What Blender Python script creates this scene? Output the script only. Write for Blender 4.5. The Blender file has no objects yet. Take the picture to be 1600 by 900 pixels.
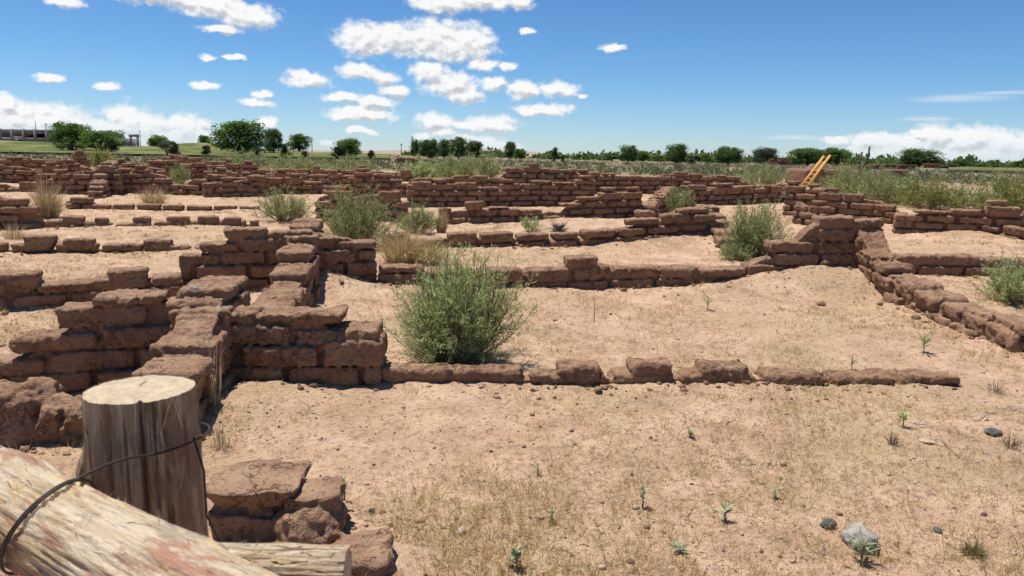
import bpy, math, random
import numpy as np
import openvdb
from mathutils import Vector, Matrix

# ------------------------------------------------------------------ camera, sky, sun, exposure
SC = bpy.context.scene
COL = SC.collection
FPX = 1208.0
PITCH, ROLL, CZ = math.radians(9.68), math.radians(1.1), 1.7
_cp, _sp, _cr, _sr = math.cos(PITCH), math.sin(PITCH), math.cos(ROLL), math.sin(ROLL)
CF = np.array([0, _cp, -_sp]); _R0 = np.array([1., 0, 0]); _U0 = np.array([0, _sp, _cp])
CR = _cr * _R0 + _sr * _U0
CU = -_sr * _R0 + _cr * _U0
cam_d = bpy.data.cameras.new("camera")
cam = bpy.data.objects.new("camera", cam_d); COL.objects.link(cam)
cam.matrix_world = Matrix(((CR[0], CU[0], -CF[0], 0), (CR[1], CU[1], -CF[1], 0), (CR[2], CU[2], -CF[2], CZ), (0, 0, 0, 1)))
cam_d.sensor_width = 36.0
cam_d.lens = FPX / 1600 * 36.0
cam_d.clip_start = 0.05; cam_d.clip_end = 20000
cam_d.dof.use_dof = True; cam_d.dof.focus_distance = 7.5; cam_d.dof.aperture_fstop = 9.0
SC.camera = cam

SUN_EL = math.radians(73)
SUN_DIR = np.array([-0.80, 0.52]); SUN_DIR = SUN_DIR / np.linalg.norm(SUN_DIR)
sd = bpy.data.lights.new("sun", 'SUN'); sd.energy = 4.6; sd.angle = math.radians(0.53); sd.color = (1, 0.955, 0.88)
sun = bpy.data.objects.new("sun", sd); COL.objects.link(sun)
_to = Vector((SUN_DIR[0] * math.cos(SUN_EL), SUN_DIR[1] * math.cos(SUN_EL), math.sin(SUN_EL)))
sun.rotation_euler = _to.to_track_quat('Z', 'Y').to_euler()
sun.location = (-20, 20, 60)

SC.view_settings.view_transform = 'Standard'
SC.view_settings.look = 'None'
SC.view_settings.exposure = 0.45
SC.view_settings.gamma = 1.0
SC.view_settings.use_curve_mapping = False
SC.render.engine = 'CYCLES'
SC.cycles.use_denoising = True
SC.cycles.max_bounces = 6
SC.cycles.diffuse_bounces = 3
SC.cycles.transparent_max_bounces = 4
SC.cycles.use_adaptive_sampling = True


def ray(px, py):
    d = CF * FPX + CR * (px - 800) - CU * (py - 450)
    return d / np.linalg.norm(d)


class NT:
    """small helper round a node tree"""
    def __init__(s, nt): s.nt = nt; s.n = nt.nodes; s.l = nt.links
    def new(s, t, **kw):
        nd = s.n.new(t)
        for k, v in kw.items(): setattr(nd, k, v)
        return nd
    def put(s, sock, v):
        if isinstance(v, bpy.types.NodeSocket): s.l.new(v, sock)
        else: sock.default_value = v
    def math(s, op, a, b=None, c=None, clamp=False):
        nd = s.new('ShaderNodeMath', operation=op); nd.use_clamp = clamp
        for i, v in enumerate((a, b, c)):
            if v is not None: s.put(nd.inputs[i], v)
        return nd.outputs[0]
    def vmath(s, op, a, b=None, c=None):
        nd = s.new('ShaderNodeVectorMath', operation=op)
        for i, v in enumerate((a, b, c)):
            if v is not None: s.put(nd.inputs[i], v)
        return nd.outputs['Value'] if op in ('LENGTH', 'DOT_PRODUCT') else nd.outputs[0]
    def noise(s, vec, scale, detail=4, rough=0.55, dist=0.0, color=False):
        nd = s.new('ShaderNodeTexNoise'); s.put(nd.inputs['Vector'], vec)
        nd.inputs['Scale'].default_value = scale; nd.inputs['Detail'].default_value = detail
        nd.inputs['Roughness'].default_value = rough; nd.inputs['Distortion'].default_value = dist
        return nd.outputs['Color' if color else 'Fac']
    def ramp(s, fac, stops, interp='LINEAR'):
        nd = s.new('ShaderNodeValToRGB'); nd.color_ramp.interpolation = interp
        cr = nd.color_ramp
        while len(cr.elements) < len(stops): cr.elements.new(0.5)
        for e, (p, c) in zip(cr.elements, stops):
            e.position = p; e.color = (c, c, c, 1) if isinstance(c, (int, float)) else (*c, 1)
        s.put(nd.inputs[0], fac)
        return nd.outputs[0]
    def mix(s, fac, a, b, mode='MIX'):
        nd = s.new('ShaderNodeMix', data_type='RGBA', blend_type=mode)
        s.put(nd.inputs[0], fac)
        for i, v in ((6, a), (7, b)):
            s.put(nd.inputs[i], (*v, 1) if isinstance(v, tuple) and len(v) == 3 else v)
        return nd.outputs[2]
    def maprange(s, v, a, b, c=0., d=1., smooth=True):
        nd = s.new('ShaderNodeMapRange'); nd.interpolation_type = 'SMOOTHSTEP' if smooth else 'LINEAR'
        s.put(nd.inputs[0], v)
        for i, x in enumerate((a, b, c, d)): nd.inputs[i + 1].default_value = x
        return nd.outputs[0]


# clouds: direction-space ellipses (given by where they stand in the sky), broken up by fractal noise
def azel(px, py):
    d = ray(px, py)
    return math.atan2(d[0], d[1]), math.asin(d[2])

CLOUDS = [  # centre x, y, half width, half height (photo pixels, turned into sky directions)
    (240, -12, 80, 16), (330, 8, 60, 16), (385, 24, 45, 19), (345, 46, 26, 6), (290, 0, 60, 10), (100, 2, 22, 8),
    (690, 4, 50, 15), (745, 2, 60, 13), (808, 5, 26, 10),
    (570, 62, 44, 26), (620, 60, 50, 24), (680, 62, 62, 32), (735, 68, 40, 28), (700, 80, 55, 18), (755, 100, 26, 9), (795, 105, 14, 7),
    (558, 112, 34, 12), (600, 122, 22, 10), (618, 141, 28, 10), (476, 123, 34, 13), (480, 130, 32, 7),
    (672, 113, 30, 16), (706, 132, 46, 20), (725, 148, 34, 12), (770, 130, 22, 11), (818, 141, 26, 15), (870, 139, 30, 12), (850, 170, 46, 9), (828, 173, 22, 8), (908, 148, 8, 4),
    (320, 133, 22, 7), (398, 160, 24, 8), (412, 146, 16, 5), (325, 92, 12, 5), (365, 88, 16, 4),
    (535, 152, 32, 8), (585, 158, 36, 9), (565, 178, 52, 14), (540, 180, 28, 10), (560, 205, 18, 6), (578, 207, 10, 5),
    (680, 190, 32, 15), (690, 205, 24, 8), (765, 195, 44, 15), (728, 197, 22, 8), (660, 212, 14, 5),
    (75, 121, 18, 7), (170, 135, 15, 7), (420, 192, 15, 9), (957, 76, 20, 6), (824, 50, 13, 5),
    (20, 185, 50, 24), (70, 192, 60, 26), (130, 205, 50, 18), (5, 160, 14, 14),
    (200, 192, 34, 28), (230, 200, 30, 24), (290, 205, 36, 22), (320, 214, 30, 12), (180, 214, 60, 14), (260, 216, 80, 12), (10, 205, 80, 12),
    (735, 222, 50, 12), (780, 228, 40, 6), (512, 222, 14, 4),
    (1310, 221, 22, 7), (1360, 222, 34, 12), (1420, 226, 44, 14), (1460, 212, 36, 17), (1510, 218, 50, 20), (1570, 226, 50, 20), (1400, 238, 90, 12), (1520, 245, 110, 14), (1620, 232, 50, 22), (1340, 238, 40, 9), (1430, 206, 10, 6),
]
WISPS = [(1500, 154, 62, 6), (1570, 145, 45, 3), (1450, 186, 40, 4), (1240, 215, 50, 3)]

W = bpy.data.worlds.new("World"); SC.world = W; W.use_nodes = True


def cloud_group():
    g = bpy.data.node_groups.new("cloud_density", 'ShaderNodeTree')
    g.interface.new_socket("P", in_out='INPUT', socket_type='NodeSocketVector')
    g.interface.new_socket("D", in_out='OUTPUT', socket_type='NodeSocketFloat')
    g.interface.new_socket("S", in_out='OUTPUT', socket_type='NodeSocketFloat')
    g.interface.new_socket("V", in_out='OUTPUT', socket_type='NodeSocketFloat')
    t = NT(g)
    gi = t.new('NodeGroupInput'); go = t.new('NodeGroupOutput')
    p = gi.outputs[0]
    stretched = t.vmath('MULTIPLY', p, (1, 1.35, 1))
    n1 = t.noise(stretched, 34, 6, 0.6, color=True)
    warp = t.vmath('MULTIPLY_ADD', n1, (0.026, 0.016, 0), (-0.013, -0.008, 0))
    q = t.vmath('ADD', p, warp)
    acc = None
    for (x, y, rx, ry) in CLOUDS:
        a, e = azel(x, y)
        ra, re = rx / FPX * 1.18, ry / FPX * 1.18
        v = t.vmath('MULTIPLY_ADD', q, (1 / ra, 1 / re, 0), (-a / ra, -e / re, 0))
        ln = t.vmath('LENGTH', v)
        acc = ln if acc is None else t.math('SMOOTH_MIN', acc, ln, 0.18)
    fine = t.noise(stretched, 80, 6, 0.56)
    sm = t.math('SUBTRACT', 1.0, acc)
    d = t.math('ADD', sm, t.math('MULTIPLY', t.math('SUBTRACT', fine, 0.5), 1.0))
    t.put(go.inputs[0], d)
    t.put(go.inputs[1], sm)
    t.put(go.inputs[2], fine)
    return g


def build_world():
    t = NT(W.node_tree)
    t.n.clear()
    out = t.new('ShaderNodeOutputWorld'); bg = t.new('ShaderNodeBackground')
    t.l.new(bg.outputs[0], out.inputs[0])
    sky = t.new('ShaderNodeTexSky'); sky.sky_type = 'NISHITA'; sky.sun_disc = False
    sky.sun_elevation = SUN_EL
    sky.sun_rotation = math.atan2(SUN_DIR[0], SUN_DIR[1])
    sky.altitude = 1600; sky.air_density = 1.0; sky.dust_density = 0.6; sky.ozone_density = 3.0
    tc = t.new('ShaderNodeTexCoord')
    sep = t.new('ShaderNodeSeparateXYZ'); t.l.new(tc.outputs['Generated'], sep.inputs[0])
    az = t.math('ARCTAN2', sep.outputs[0], sep.outputs[1])
    el = t.math('ARCSINE', sep.outputs[2])
    comb = t.new('ShaderNodeCombineXYZ'); t.l.new(az, comb.inputs[0]); t.l.new(el, comb.inputs[1])
    g = cloud_group()
    def dens(v):
        nd = t.new('ShaderNodeGroup'); nd.node_tree = g; t.put(nd.inputs[0], v); return nd.outputs[0], nd.outputs[1], nd.outputs[2]
    d0, s0, f0 = dens(comb.outputs[0])
    d1, s1, f1 = dens(t.vmath('ADD', comb.outputs[0], (-0.003, 0.007, 0)))
    alpha = t.maprange(d0, -0.06, 0.52)
    # self shade: the cloud above, towards the sun, is thicker -> this spot is greyer
    und = t.math('ADD', t.math('MULTIPLY', t.math('SUBTRACT', s1, s0), 0.65), t.math('MULTIPLY', t.math('SUBTRACT', f1, f0), .95))
    und = t.math('ADD', und, t.math('MULTIPLY', t.math('MINIMUM', d0, 0.8), 0.10))
    sh = t.maprange(und, -0.08, 0.36)
    ccol = t.mix(sh, (7.0, 7.02, 7.05), (4.2, 4.35, 4.65))
    # sky colour: deepen the blue with height
    elr = t.maprange(el, 0.0, 0.30, smooth=False)
    tint = t.ramp(elr, [(0, (0.66, 0.76, 0.90)), (0.35, (0.45, 0.68, 0.87)), (1, (0.32, 0.57, 0.79))])
    skyc = t.mix(1.0, sky.outputs[0], tint, 'MULTIPLY')
    # thin wisps
    wacc = None
    for (x, y, rx, ry) in WISPS:
        a, e = azel(x, y); ra, re = rx / FPX * 1.2, ry / FPX * 1.2
        n = t.noise(t.vmath('MULTIPLY', comb.outputs[0], (14, 90, 1)), 1.0, 5, 0.6, color=True)
        q = t.vmath('ADD', comb.outputs[0], t.vmath('MULTIPLY_ADD', n, (0.02, 0.006, 0), (-0.01, -0.003, 0)))
        v = t.vmath('MULTIPLY_ADD', q, (1 / ra, 1 / re, 0), (-a / ra, -e / re, 0))
        ln = t.vmath('LENGTH', v)
        wacc = ln if wacc is None else t.math('MINIMUM', wacc, ln)
    wa = t.math('MULTIPLY', t.maprange(wacc, 1.1, 0.1), 0.5)
    skyc = t.mix(wa, skyc, (5.8, 6.2, 6.7))
    # far banks melt into the haze over the horizon
    ccol = t.mix(t.maprange(el, 0.04, -0.005, 0, .8), ccol, t.mix(.5, skyc, (6.0, 6.4, 6.9)))
    alpha = t.math('MULTIPLY', alpha, t.maprange(el, -0.005, 0.03, 0.7, 1.0))
    fin = t.mix(alpha, skyc, ccol)
    t.put(bg.inputs[0], fin)
    bg.inputs[1].default_value = 0.10
    W.cycles.sampling_method = 'MANUAL'; W.cycles.sample_map_resolution = 512

build_world()

# ------------------------------------------------------------------ numpy noise
_rng = np.random.default_rng(7)
_TAB = _rng.random((64, 64, 64)).astype(np.float32).ravel()


def vnoise(x, y, z):
    xi = np.floor(x).astype(np.int64); yi = np.floor(y).astype(np.int64); zi = np.floor(z).astype(np.int64)
    fx = (x - xi).astype(np.float32); fy = (y - yi).astype(np.float32); fz = (z - zi).astype(np.float32)
    fx = fx * fx * (3 - 2 * fx); fy = fy * fy * (3 - 2 * fy); fz = fz * fz * (3 - 2 * fz)
    x0 = (xi & 63) * 4096; x1 = ((xi + 1) & 63) * 4096
    y0 = (yi & 63) * 64; y1 = ((yi + 1) & 63) * 64
    z0 = zi & 63; z1 = (zi + 1) & 63
    T = _TAB
    a = T[x0 + y0 + z0] * (1 - fx) + T[x1 + y0 + z0] * fx
    b = T[x0 + y1 + z0] * (1 - fx) + T[x1 + y1 + z0] * fx
    c = T[x0 + y0 + z1] * (1 - fx) + T[x1 + y0 + z1] * fx
    d = T[x0 + y1 + z1] * (1 - fx) + T[x1 + y1 + z1] * fx
    e = a * (1 - fy) + b * fy; f = c * (1 - fy) + d * fy
    return e * (1 - fz) + f * fz - 0.5


def fbm(x, y, z, octv=3, gain=0.5):
    s = 0; a = 1.0
    for i in range(octv):
        s = s + a * vnoise(x + 11.3 * i, y + 5.7 * i, z + 3.1 * i)
        x, y, z, a = x * 2.03, y * 2.03, z * 2.03, a * gain
    return s

# ------------------------------------------------------------------ ground height and pixel -> place on the ground
def H0(x, y):
    y = np.asarray(y, float)
    return 0.024 * np.clip(y - 3.5, 0, 34)


def P(px, py):
    d = ray(px, py); z = 0.0
    for _ in range(25):
        k = (z - CZ) / d[2]
        z = float(H0(k * d[0], k * d[1])) * 0.7 + z * 0.3
    k = (z - CZ) / d[2]
    return np.array([k * d[0], k * d[1]])


def at(px, dist):
    """point on the ground at forward distance dist along the column px"""
    d = ray(px, 250)
    return np.array([d[0] / d[1] * dist, dist])


MOUNDS = []   # x, y, h, rx, ry
def mound(px, py, h, rx, ry):
    p = P(px, py); MOUNDS.append((p[0], p[1], h, rx, ry))

mound(500, 455, .20, .55, .35)      # drift in the corner by the dark wall junction
mound(1300, 452, .26, 1.0, .55)
mound(1210, 455, .06, 1.2, .5)
mound(1100, 378, .30, 1.3, .7)
mound(1010, 385, .10, 1.2, .5)
mound(1520, 372, .22, 1.0, .6)
mound(1600, 395, .12, 2.0, 1.0)
mound(370, 635, .10, .5, .5)
mound(1000, 352, .12, 1.6, .8)
# golf course rises on the left
for (px, d, h, rx, ry) in [(310, 175, 1.9, 9, 16), (240, 190, .9, 14, 20), (120, 200, 1.1, 24, 25), (0, 210, .8, 24, 25), (-160, 210, 2.0, 40, 30), (420, 185, .8, 14, 20), (540, 230, .7, 30, 30)]:
    p = at(px, d); MOUNDS.append((p[0], p[1], h, rx, ry))
WSEG = []     # wall segments, for the earth drifted against them


def H(x, y, fine=False):
    x = np.asarray(x, float); y = np.asarray(y, float)
    h = H0(x, y)
    for (mx, my, mh, rx, ry) in MOUNDS:
        q = ((x - mx) / rx) ** 2 + ((y - my) / ry) ** 2
        h = h + mh * np.exp(-q)
    r = np.hypot(x, y)
    h = h + 0.05 * vnoise(x * .8, y * .8, x * 0 + 3.3) * np.clip(r / 3, 0, 1) + 0.5 * vnoise(x * .03, y * .03, x * 0 + 9.3) * np.clip((r - 50) / 100, 0, 1)
    if fine:
        h = h + 0.028 * fbm(x * 3.1, y * 3.1, x * 0 + 1.7, 2) + np.where(r < 25, 0.022 * fbm(x * 11, y * 11, x * 0 + 5.1, 3, .6), 0)
        m = r < 40
        if m.any() and WSEG:
            xs, ys = x[m], y[m]; dm = np.full(xs.shape, 9.0)
            for (a, b, hw) in WSEG:
                ab = b - a; L2 = ab @ ab
                t = np.clip(((xs - a[0]) * ab[0] + (ys - a[1]) * ab[1]) / L2, 0, 1)
                dm = np.minimum(dm, np.hypot(xs - a[0] - t * ab[0], ys - a[1] - t * ab[1]) - hw)
            amp = 0.034 * (0.6 + 1.5 * vnoise(xs * 1.7, ys * 1.7, xs * 0 + 8.8))
            h[m] += amp * np.exp(-np.clip(dm, 0, 9) / 0.14)
    return h


def gz(x, y): return float(H(np.array([x]), np.array([y]))[0])

# ------------------------------------------------------------------ mesh and object helpers
def raw_mesh(name, V, F4=None, F3=None, mats=(), smooth=False, mi=None):
    me = bpy.data.meshes.new(name)
    V = np.ascontiguousarray(V, dtype=np.float32)
    n4 = 0 if F4 is None else len(F4); n3 = 0 if F3 is None else len(F3)
    me.vertices.add(len(V)); me.vertices.foreach_set('co', V.ravel())
    idx = []
    if n4: idx.append(np.asarray(F4, np.int32).ravel())
    if n3: idx.append(np.asarray(F3, np.int32).ravel())
    idx = np.concatenate(idx)
    me.loops.add(len(idx)); me.loops.foreach_set('vertex_index', idx)
    me.polygons.add(n4 + n3)
    st = np.concatenate([np.arange(n4) * 4, n4 * 4 + np.arange(n3) * 3]).astype(np.int32)
    me.polygons.foreach_set('loop_start', st)
    if smooth: me.polygons.foreach_set('use_smooth', np.ones(n4 + n3, bool))
    for m in mats: me.materials.append(m)
    if mi is not None: me.polygons.foreach_set('material_index', np.asarray(mi, np.int32))
    me.update(calc_edges=True); me.validate()
    return me


def obj(name, me, parent=None, loc=None):
    o = bpy.data.objects.new(name, me); COL.objects.link(o)
    if parent is not None: o.parent = parent
    if loc is not None: o.location = loc
    return o


def tag(o, label, cat, group=None):
    o['label'] = label; o['category'] = cat
    if group: o['group'] = group
    return o


def thing(name, label, cat, loc, group=None, rz=0.0):
    o = obj(name, None, None, loc); o.rotation_euler = (0, 0, rz); o.empty_display_size = .2
    return tag(o, label, cat, group)


def dup(root, label=None, group=None):
    r = root.copy(); COL.objects.link(r)
    for ch in root.children:
        c = ch.copy(); COL.objects.link(c); c.parent = r
    if label: r['label'] = label
    if group: r['group'] = group
    return r


class MB:
    """collects vertices and faces"""
    def __init__(s): s.v = []; s.f4 = []; s.f3 = []; s.n = 0
    def add(s, V, F4=None, F3=None):
        V = np.asarray(V, float)
        s.v.append(V)
        if F4 is not None and len(F4): s.f4.append(np.asarray(F4) + s.n)
        if F3 is not None and len(F3): s.f3.append(np.asarray(F3) + s.n)
        s.n += len(V)
    def mesh(s, name, mats, smooth=False):
        return raw_mesh(name, np.concatenate(s.v), np.concatenate(s.f4) if s.f4 else None, np.concatenate(s.f3) if s.f3 else None, mats, smooth)
    def tube(s, pts, rad, sides=5, cap=True):
        pts = np.asarray(pts, float); n = len(pts)
        rad = np.broadcast_to(np.asarray(rad, float), (n,))
        tan = np.gradient(pts, axis=0); tan /= np.linalg.norm(tan, axis=1)[:, None] + 1e-9
        ref = np.array([0.31, 0.17, 0.93]) if abs(tan[0] @ np.array([0.31, 0.17, 0.93])) < .9 else np.array([1., 0, 0])
        u = np.cross(tan, ref); u /= np.linalg.norm(u, axis=1)[:, None] + 1e-9
        w = np.cross(tan, u)
        a = np.arange(sides) / sides * 2 * np.pi
        V = pts[:, None] + rad[:, None, None] * (np.cos(a)[None, :, None] * u[:, None] + np.sin(a)[None, :, None] * w[:, None])
        i = np.arange(n - 1)[:, None] * sides; j = np.arange(sides)[None]; k = (j + 1) % sides
        F = np.stack([i + j, i + k, i + sides + k, i + sides + j], -1).reshape(-1, 4)
        V = V.reshape(-1, 3); F3 = None
        if cap:
            V = np.concatenate([V, pts[:1], pts[-1:]]); c0, c1 = n * sides, n * sides + 1
            jj = np.arange(sides); kk = (jj + 1) % sides
            F3 = np.concatenate([np.stack([np.full(sides, c0), kk, jj], -1), np.stack([np.full(sides, c1), (n - 1) * sides + jj, (n - 1) * sides + kk], -1)])
        s.add(V, F, F3)
    def box(s, c, size, rz=0.0, bev=0.0):
        hx, hy, hz = np.asarray(size) / 2
        b = min(bev, hx * .45, hy * .45, hz * .45)
        V = []
        for (z, ins) in ((-hz, b), (-hz + b, 0), (hz - b, 0), (hz, b)) if b > 0 else ((-hz, 0), (hz, 0)):
            for (sx, sy) in ((-1, -1), (1, -1), (1, 1), (-1, 1)): V.append((sx * (hx - ins), sy * (hy - ins), z))
        V = np.array(V); n = len(V) // 4
        F = [(3, 2, 1, 0)]
        for k in range(n - 1):
            for j in range(4): F.append((k * 4 + j, k * 4 + (j + 1) % 4, k * 4 + 4 + (j + 1) % 4, k * 4 + 4 + j))
        F.append(tuple((n - 1) * 4 + j for j in range(4)))
        ca, sa = math.cos(rz), math.sin(rz)
        V = np.stack([V[:, 0] * ca - V[:, 1] * sa, V[:, 0] * sa + V[:, 1] * ca, V[:, 2]], -1) + np.asarray(c)
        s.add(V, F)
    def blades(s, base, d, side, length, width):
        """diamond leaves: base (N,3), unit d, unit side, length (N), width (N)"""
        L = np.asarray(length)[:, None]; Wd = np.asarray(width)[:, None]
        m = base + d * L * .45
        V = np.stack([base, m + side * Wd * .5, base + d * L, m - side * Wd * .5], 1).reshape(-1, 3)
        F = np.arange(len(base) * 4).reshape(-1, 4)
        s.add(V, F)


def unit(v): return v / (np.linalg.norm(v, axis=-1, keepdims=True) + 1e-9)

# ------------------------------------------------------------------ materials
def new_mat(name):
    m = bpy.data.materials.new(name); m.use_nodes = True
    t = NT(m.node_tree); t.n.clear()
    o = t.new('ShaderNodeOutputMaterial'); b = t.new('ShaderNodeBsdfPrincipled')
    t.l.new(b.outputs[0], o.inputs[0])
    b.inputs['Roughness'].default_value = .9
    b.inputs['Specular IOR Level'].default_value = .15
    return m, t, b, o


def bump(t, b, h, strength=.5, dist=.01):
    nd = t.new('ShaderNodeBump'); nd.inputs['Strength'].default_value = strength; nd.inputs['Distance'].default_value = dist
    t.put(nd.inputs['Height'], h); t.l.new(nd.outputs[0], b.inputs['Normal'])


def pos(t): return t.new('ShaderNodeNewGeometry').outputs['Position']


def mat_adobe():
    m, t, b, o = new_mat("adobe")
    p = pos(t)
    n1 = t.noise(t.vmath('MULTIPLY', p, (1, 1, 2.6)), 2.6, 4, .7); n2 = t.noise(p, 14, 5, .65); n3 = t.noise(p, 90, 3, .6)
    c = t.ramp(n1, [(.28, (.205, .103, .060)), (.5, (.285, .158, .097)), (.72, (.385, .24, .158))])
    c = t.mix(t.maprange(n2, .35, .75), c, (.31, .195, .115))
    c = t.mix(t.math('MULTIPLY', t.maprange(n3, .60, .76), .55), c, (.12, .066, .044))
    # wind blown dust settled on level tops
    nz = t.new('ShaderNodeSeparateXYZ'); g = t.new('ShaderNodeNewGeometry'); t.l.new(g.outputs['Normal'], nz.inputs[0])
    dust = t.math('MULTIPLY', t.maprange(nz.outputs[2], .72, 1.0), t.maprange(t.noise(p, 5, 4, .6), .42, .7))
    c = t.mix(t.math('MULTIPLY', dust, .7), c, (.42, .275, .17))
    vo = t.new('ShaderNodeTexVoronoi'); t.put(vo.inputs['Vector'], p); vo.inputs['Scale'].default_value = 38
    speck = t.maprange(vo.outputs['Distance'], .13, .07)
    sel = t.maprange(t.noise(p, 23, 2, .5), .56, .62)
    c = t.mix(t.math('MULTIPLY', t.math('MULTIPLY', speck, sel), .8), c, (.48, .38, .30))
    t.put(b.inputs['Base Color'], c)
    pit = t.maprange(t.noise(p, 55, 3, .6), .60, .72)
    hh = t.math('ADD', t.math('MULTIPLY', n2, 1.0), t.math('MULTIPLY', n3, .45))
    hh = t.math('SUBTRACT', hh, t.math('MULTIPLY', pit, .5))
    hh = t.math('ADD', hh, t.math('MULTIPLY', t.noise(p, 38, 4, .7), .6))
    ck = t.new('ShaderNodeTexVoronoi'); ck.feature = 'DISTANCE_TO_EDGE'; ck.inputs['Scale'].default_value = 5.5
    t.put(ck.inputs['Vector'], t.vmath('ADD', p, t.vmath('MULTIPLY', t.noise(p, 7, 4, .7, color=True), (.30, .30, .30))))
    crk = t.math('MULTIPLY', t.maprange(ck.outputs['Distance'], .035, .0), t.maprange(t.noise(p, 3.1, 2, .5), .46, .56))
    hh = t.math('SUBTRACT', hh, t.math('MULTIPLY', crk, .9))
    bump(t, b, hh, 1.0, .026)
    return m


def mat_ground():
    m, t, b, o = new_mat("dry_earth")
    p = pos(t)
    big = t.noise(p, .55, 5, .6); mid = t.noise(p, 2.6, 5, .65); fin = t.noise(p, 22, 5, .7); vf = t.noise(p, 130, 3, .7)
    c = t.ramp(mid, [(.30, (.41, .255, .16)), (.5, (.56, .368, .24)), (.68, (.69, .48, .33))])
    c = t.mix(t.math('MULTIPLY', t.maprange(big, .46, .60), .7), c, (.50, .35, .205))       # dead grass litter
    c = t.mix(t.math('MULTIPLY', t.maprange(t.noise(p, 1.1, 5, .65), .56, .72), .7), c, (.27, .19, .13))   # greyish crust
    c = t.mix(t.math('MULTIPLY', t.maprange(fin, .51, .62), .7), c, (.27, .165, .10))
    c = t.mix(t.math('MULTIPLY', t.maprange(t.noise(p, 30, 4, .7), .57, .70), .65), c, (.62, .46, .33))
    c = t.mix(t.math('MULTIPLY', t.maprange(vf, .55, .64), .75), c, (.17, .10, .065))
    # beyond the ruins the plain carries thin grey scrub
    sx = t.new('ShaderNodeSeparateXYZ'); t.put(sx.inputs[0], p)
    far = t.maprange(sx.outputs[1], 30, 48)
    scrub = t.ramp(t.noise(p, .35, 5, .7), [(.35, (.27, .20, .13)), (.5, (.18, .16, .09)), (.7, (.12, .13, .06))])
    c = t.mix(t.math('MULTIPLY', far, .9), c, scrub)
    t.put(b.inputs['Base Color'], c)
    hh = t.math('ADD', t.math('MULTIPLY', fin, 1.0), t.math('MULTIPLY', vf, .35))
    hh = t.math('ADD', hh, t.math('MULTIPLY', mid, .8))
    bump(t, b, hh, 1.0, .03)
    return m


def mat_plain(name, stops, scale=6, rough=.85, bmp=0.0, island=0.0, trans=None, spec=.15):
    m, t, b, o = new_mat(name)
    tc = t.new('ShaderNodeTexCoord')
    f = t.noise(tc.outputs['Object'], scale, 4, .6)
    if island:
        r = t.new('ShaderNodeNewGeometry').outputs['Random Per Island']
        f = t.math('ADD', t.math('MULTIPLY', f, 1 - island), t.math('MULTIPLY', r, island))
    c = t.ramp(f, stops)
    t.put(b.inputs['Base Color'], c)
    b.inputs['Roughness'].default_value = rough; b.inputs['Specular IOR Level'].default_value = spec
    if bmp: bump(t, b, f, .6, bmp)
    if trans:
        tr = t.new('ShaderNodeBsdfTranslucent'); t.put(tr.inputs[0], c)
        mx = t.new('ShaderNodeMixShader'); mx.inputs[0].default_value = trans
        t.l.new(b.outputs[0], mx.inputs[1]); t.l.new(tr.outputs[0], mx.inputs[2]); t.l.new(mx.outputs[0], o.inputs[0])
    return m


def mat_wood(name, barky):
    """weathered cedar; grain runs along the object's own z axis"""
    m, t, b, o = new_mat(name)
    tc = t.new('ShaderNodeTexCoord').outputs['Object']
    st = t.vmath('MULTIPLY', tc, (1, 1, .15))
    g1 = t.noise(st, 42, 6, .7, .6); g2 = t.noise(st, 130, 4, .7); pt = t.noise(t.vmath('MULTIPLY', tc, (1, 1, .35)), 14, 5, .65, .8)
    if barky:
        c = t.ramp(g1, [(.25, (.11, .07, .042)), (.40, (.27, .19, .12)), (.54, (.39, .30, .205)), (.75, (.56, .48, .37))]
         )
        fis = t.noise(t.vmath('MULTIPLY', tc, (1, 1, .05)), 40, 4, .75, .4)
        c = t.mix(t.math('MULTIPLY', t.maprange(fis, .57, .64), .85), c, (.055, .035, .025))
        c = t.mix(t.math('MULTIPLY', t.maprange(g2, .58, .70), .6), c, (.52, .44, .34))
        c = t.mix(t.math('MULTIPLY', t.maprange(pt, .48, .62), .75), c, (.24, .135, .075))
        c = t.mix(t.math('MULTIPLY', t.maprange(t.noise(st, 18, 5, .7), .56, .66), .7), c, (.09, .055, .035))
    else:
        c = t.ramp(g1, [(.22, (.18, .11, .065)), (.38, (.38, .275, .165)), (.52, (.53, .43, .30)), (.78, (.64, .56, .43))])
        st2 = t.vmath('MULTIPLY', tc, (1, 1, .28))
        p1 = t.noise(st2, 10, 6, .72, .9); p2 = t.noise(t.vmath('ADD', st2, (3.1, 1.7, .4)), 13, 6, .72, .9); p3 = t.noise(t.vmath('ADD', st2, (7.1, 4.7, 2.4)), 9, 6, .75, .7)
        c = t.mix(t.math('MULTIPLY', t.maprange(p1, .485, .57), .8), c, (.33, .15, .10))
        c = t.mix(t.math('MULTIPLY', t.maprange(p2, .52, .60), .7), c, (.55, .38, .16))
        c = t.mix(t.math('MULTIPLY', t.maprange(p3, .58, .65), .7), c, (.30, .24, .19))
        fis = t.noise(t.vmath('MULTIPLY', tc, (1, 1, .06)), 36, 4, .75, .5)
        c = t.mix(t.math('MULTIPLY', t.maprange(fis, .61, .67), .85), c, (.10, .06, .04))
        c = t.mix(t.math('MULTIPLY', t.maprange(g2, .60, .70), .6), c, (.20, .13, .08))
    t.put(b.inputs['Base Color'], c)
    b.inputs['Roughness'].default_value = .75
    bump(t, b, t.math('ADD', g1, t.math('MULTIPLY', g2, .5)), .9, .012)
    return m


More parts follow.
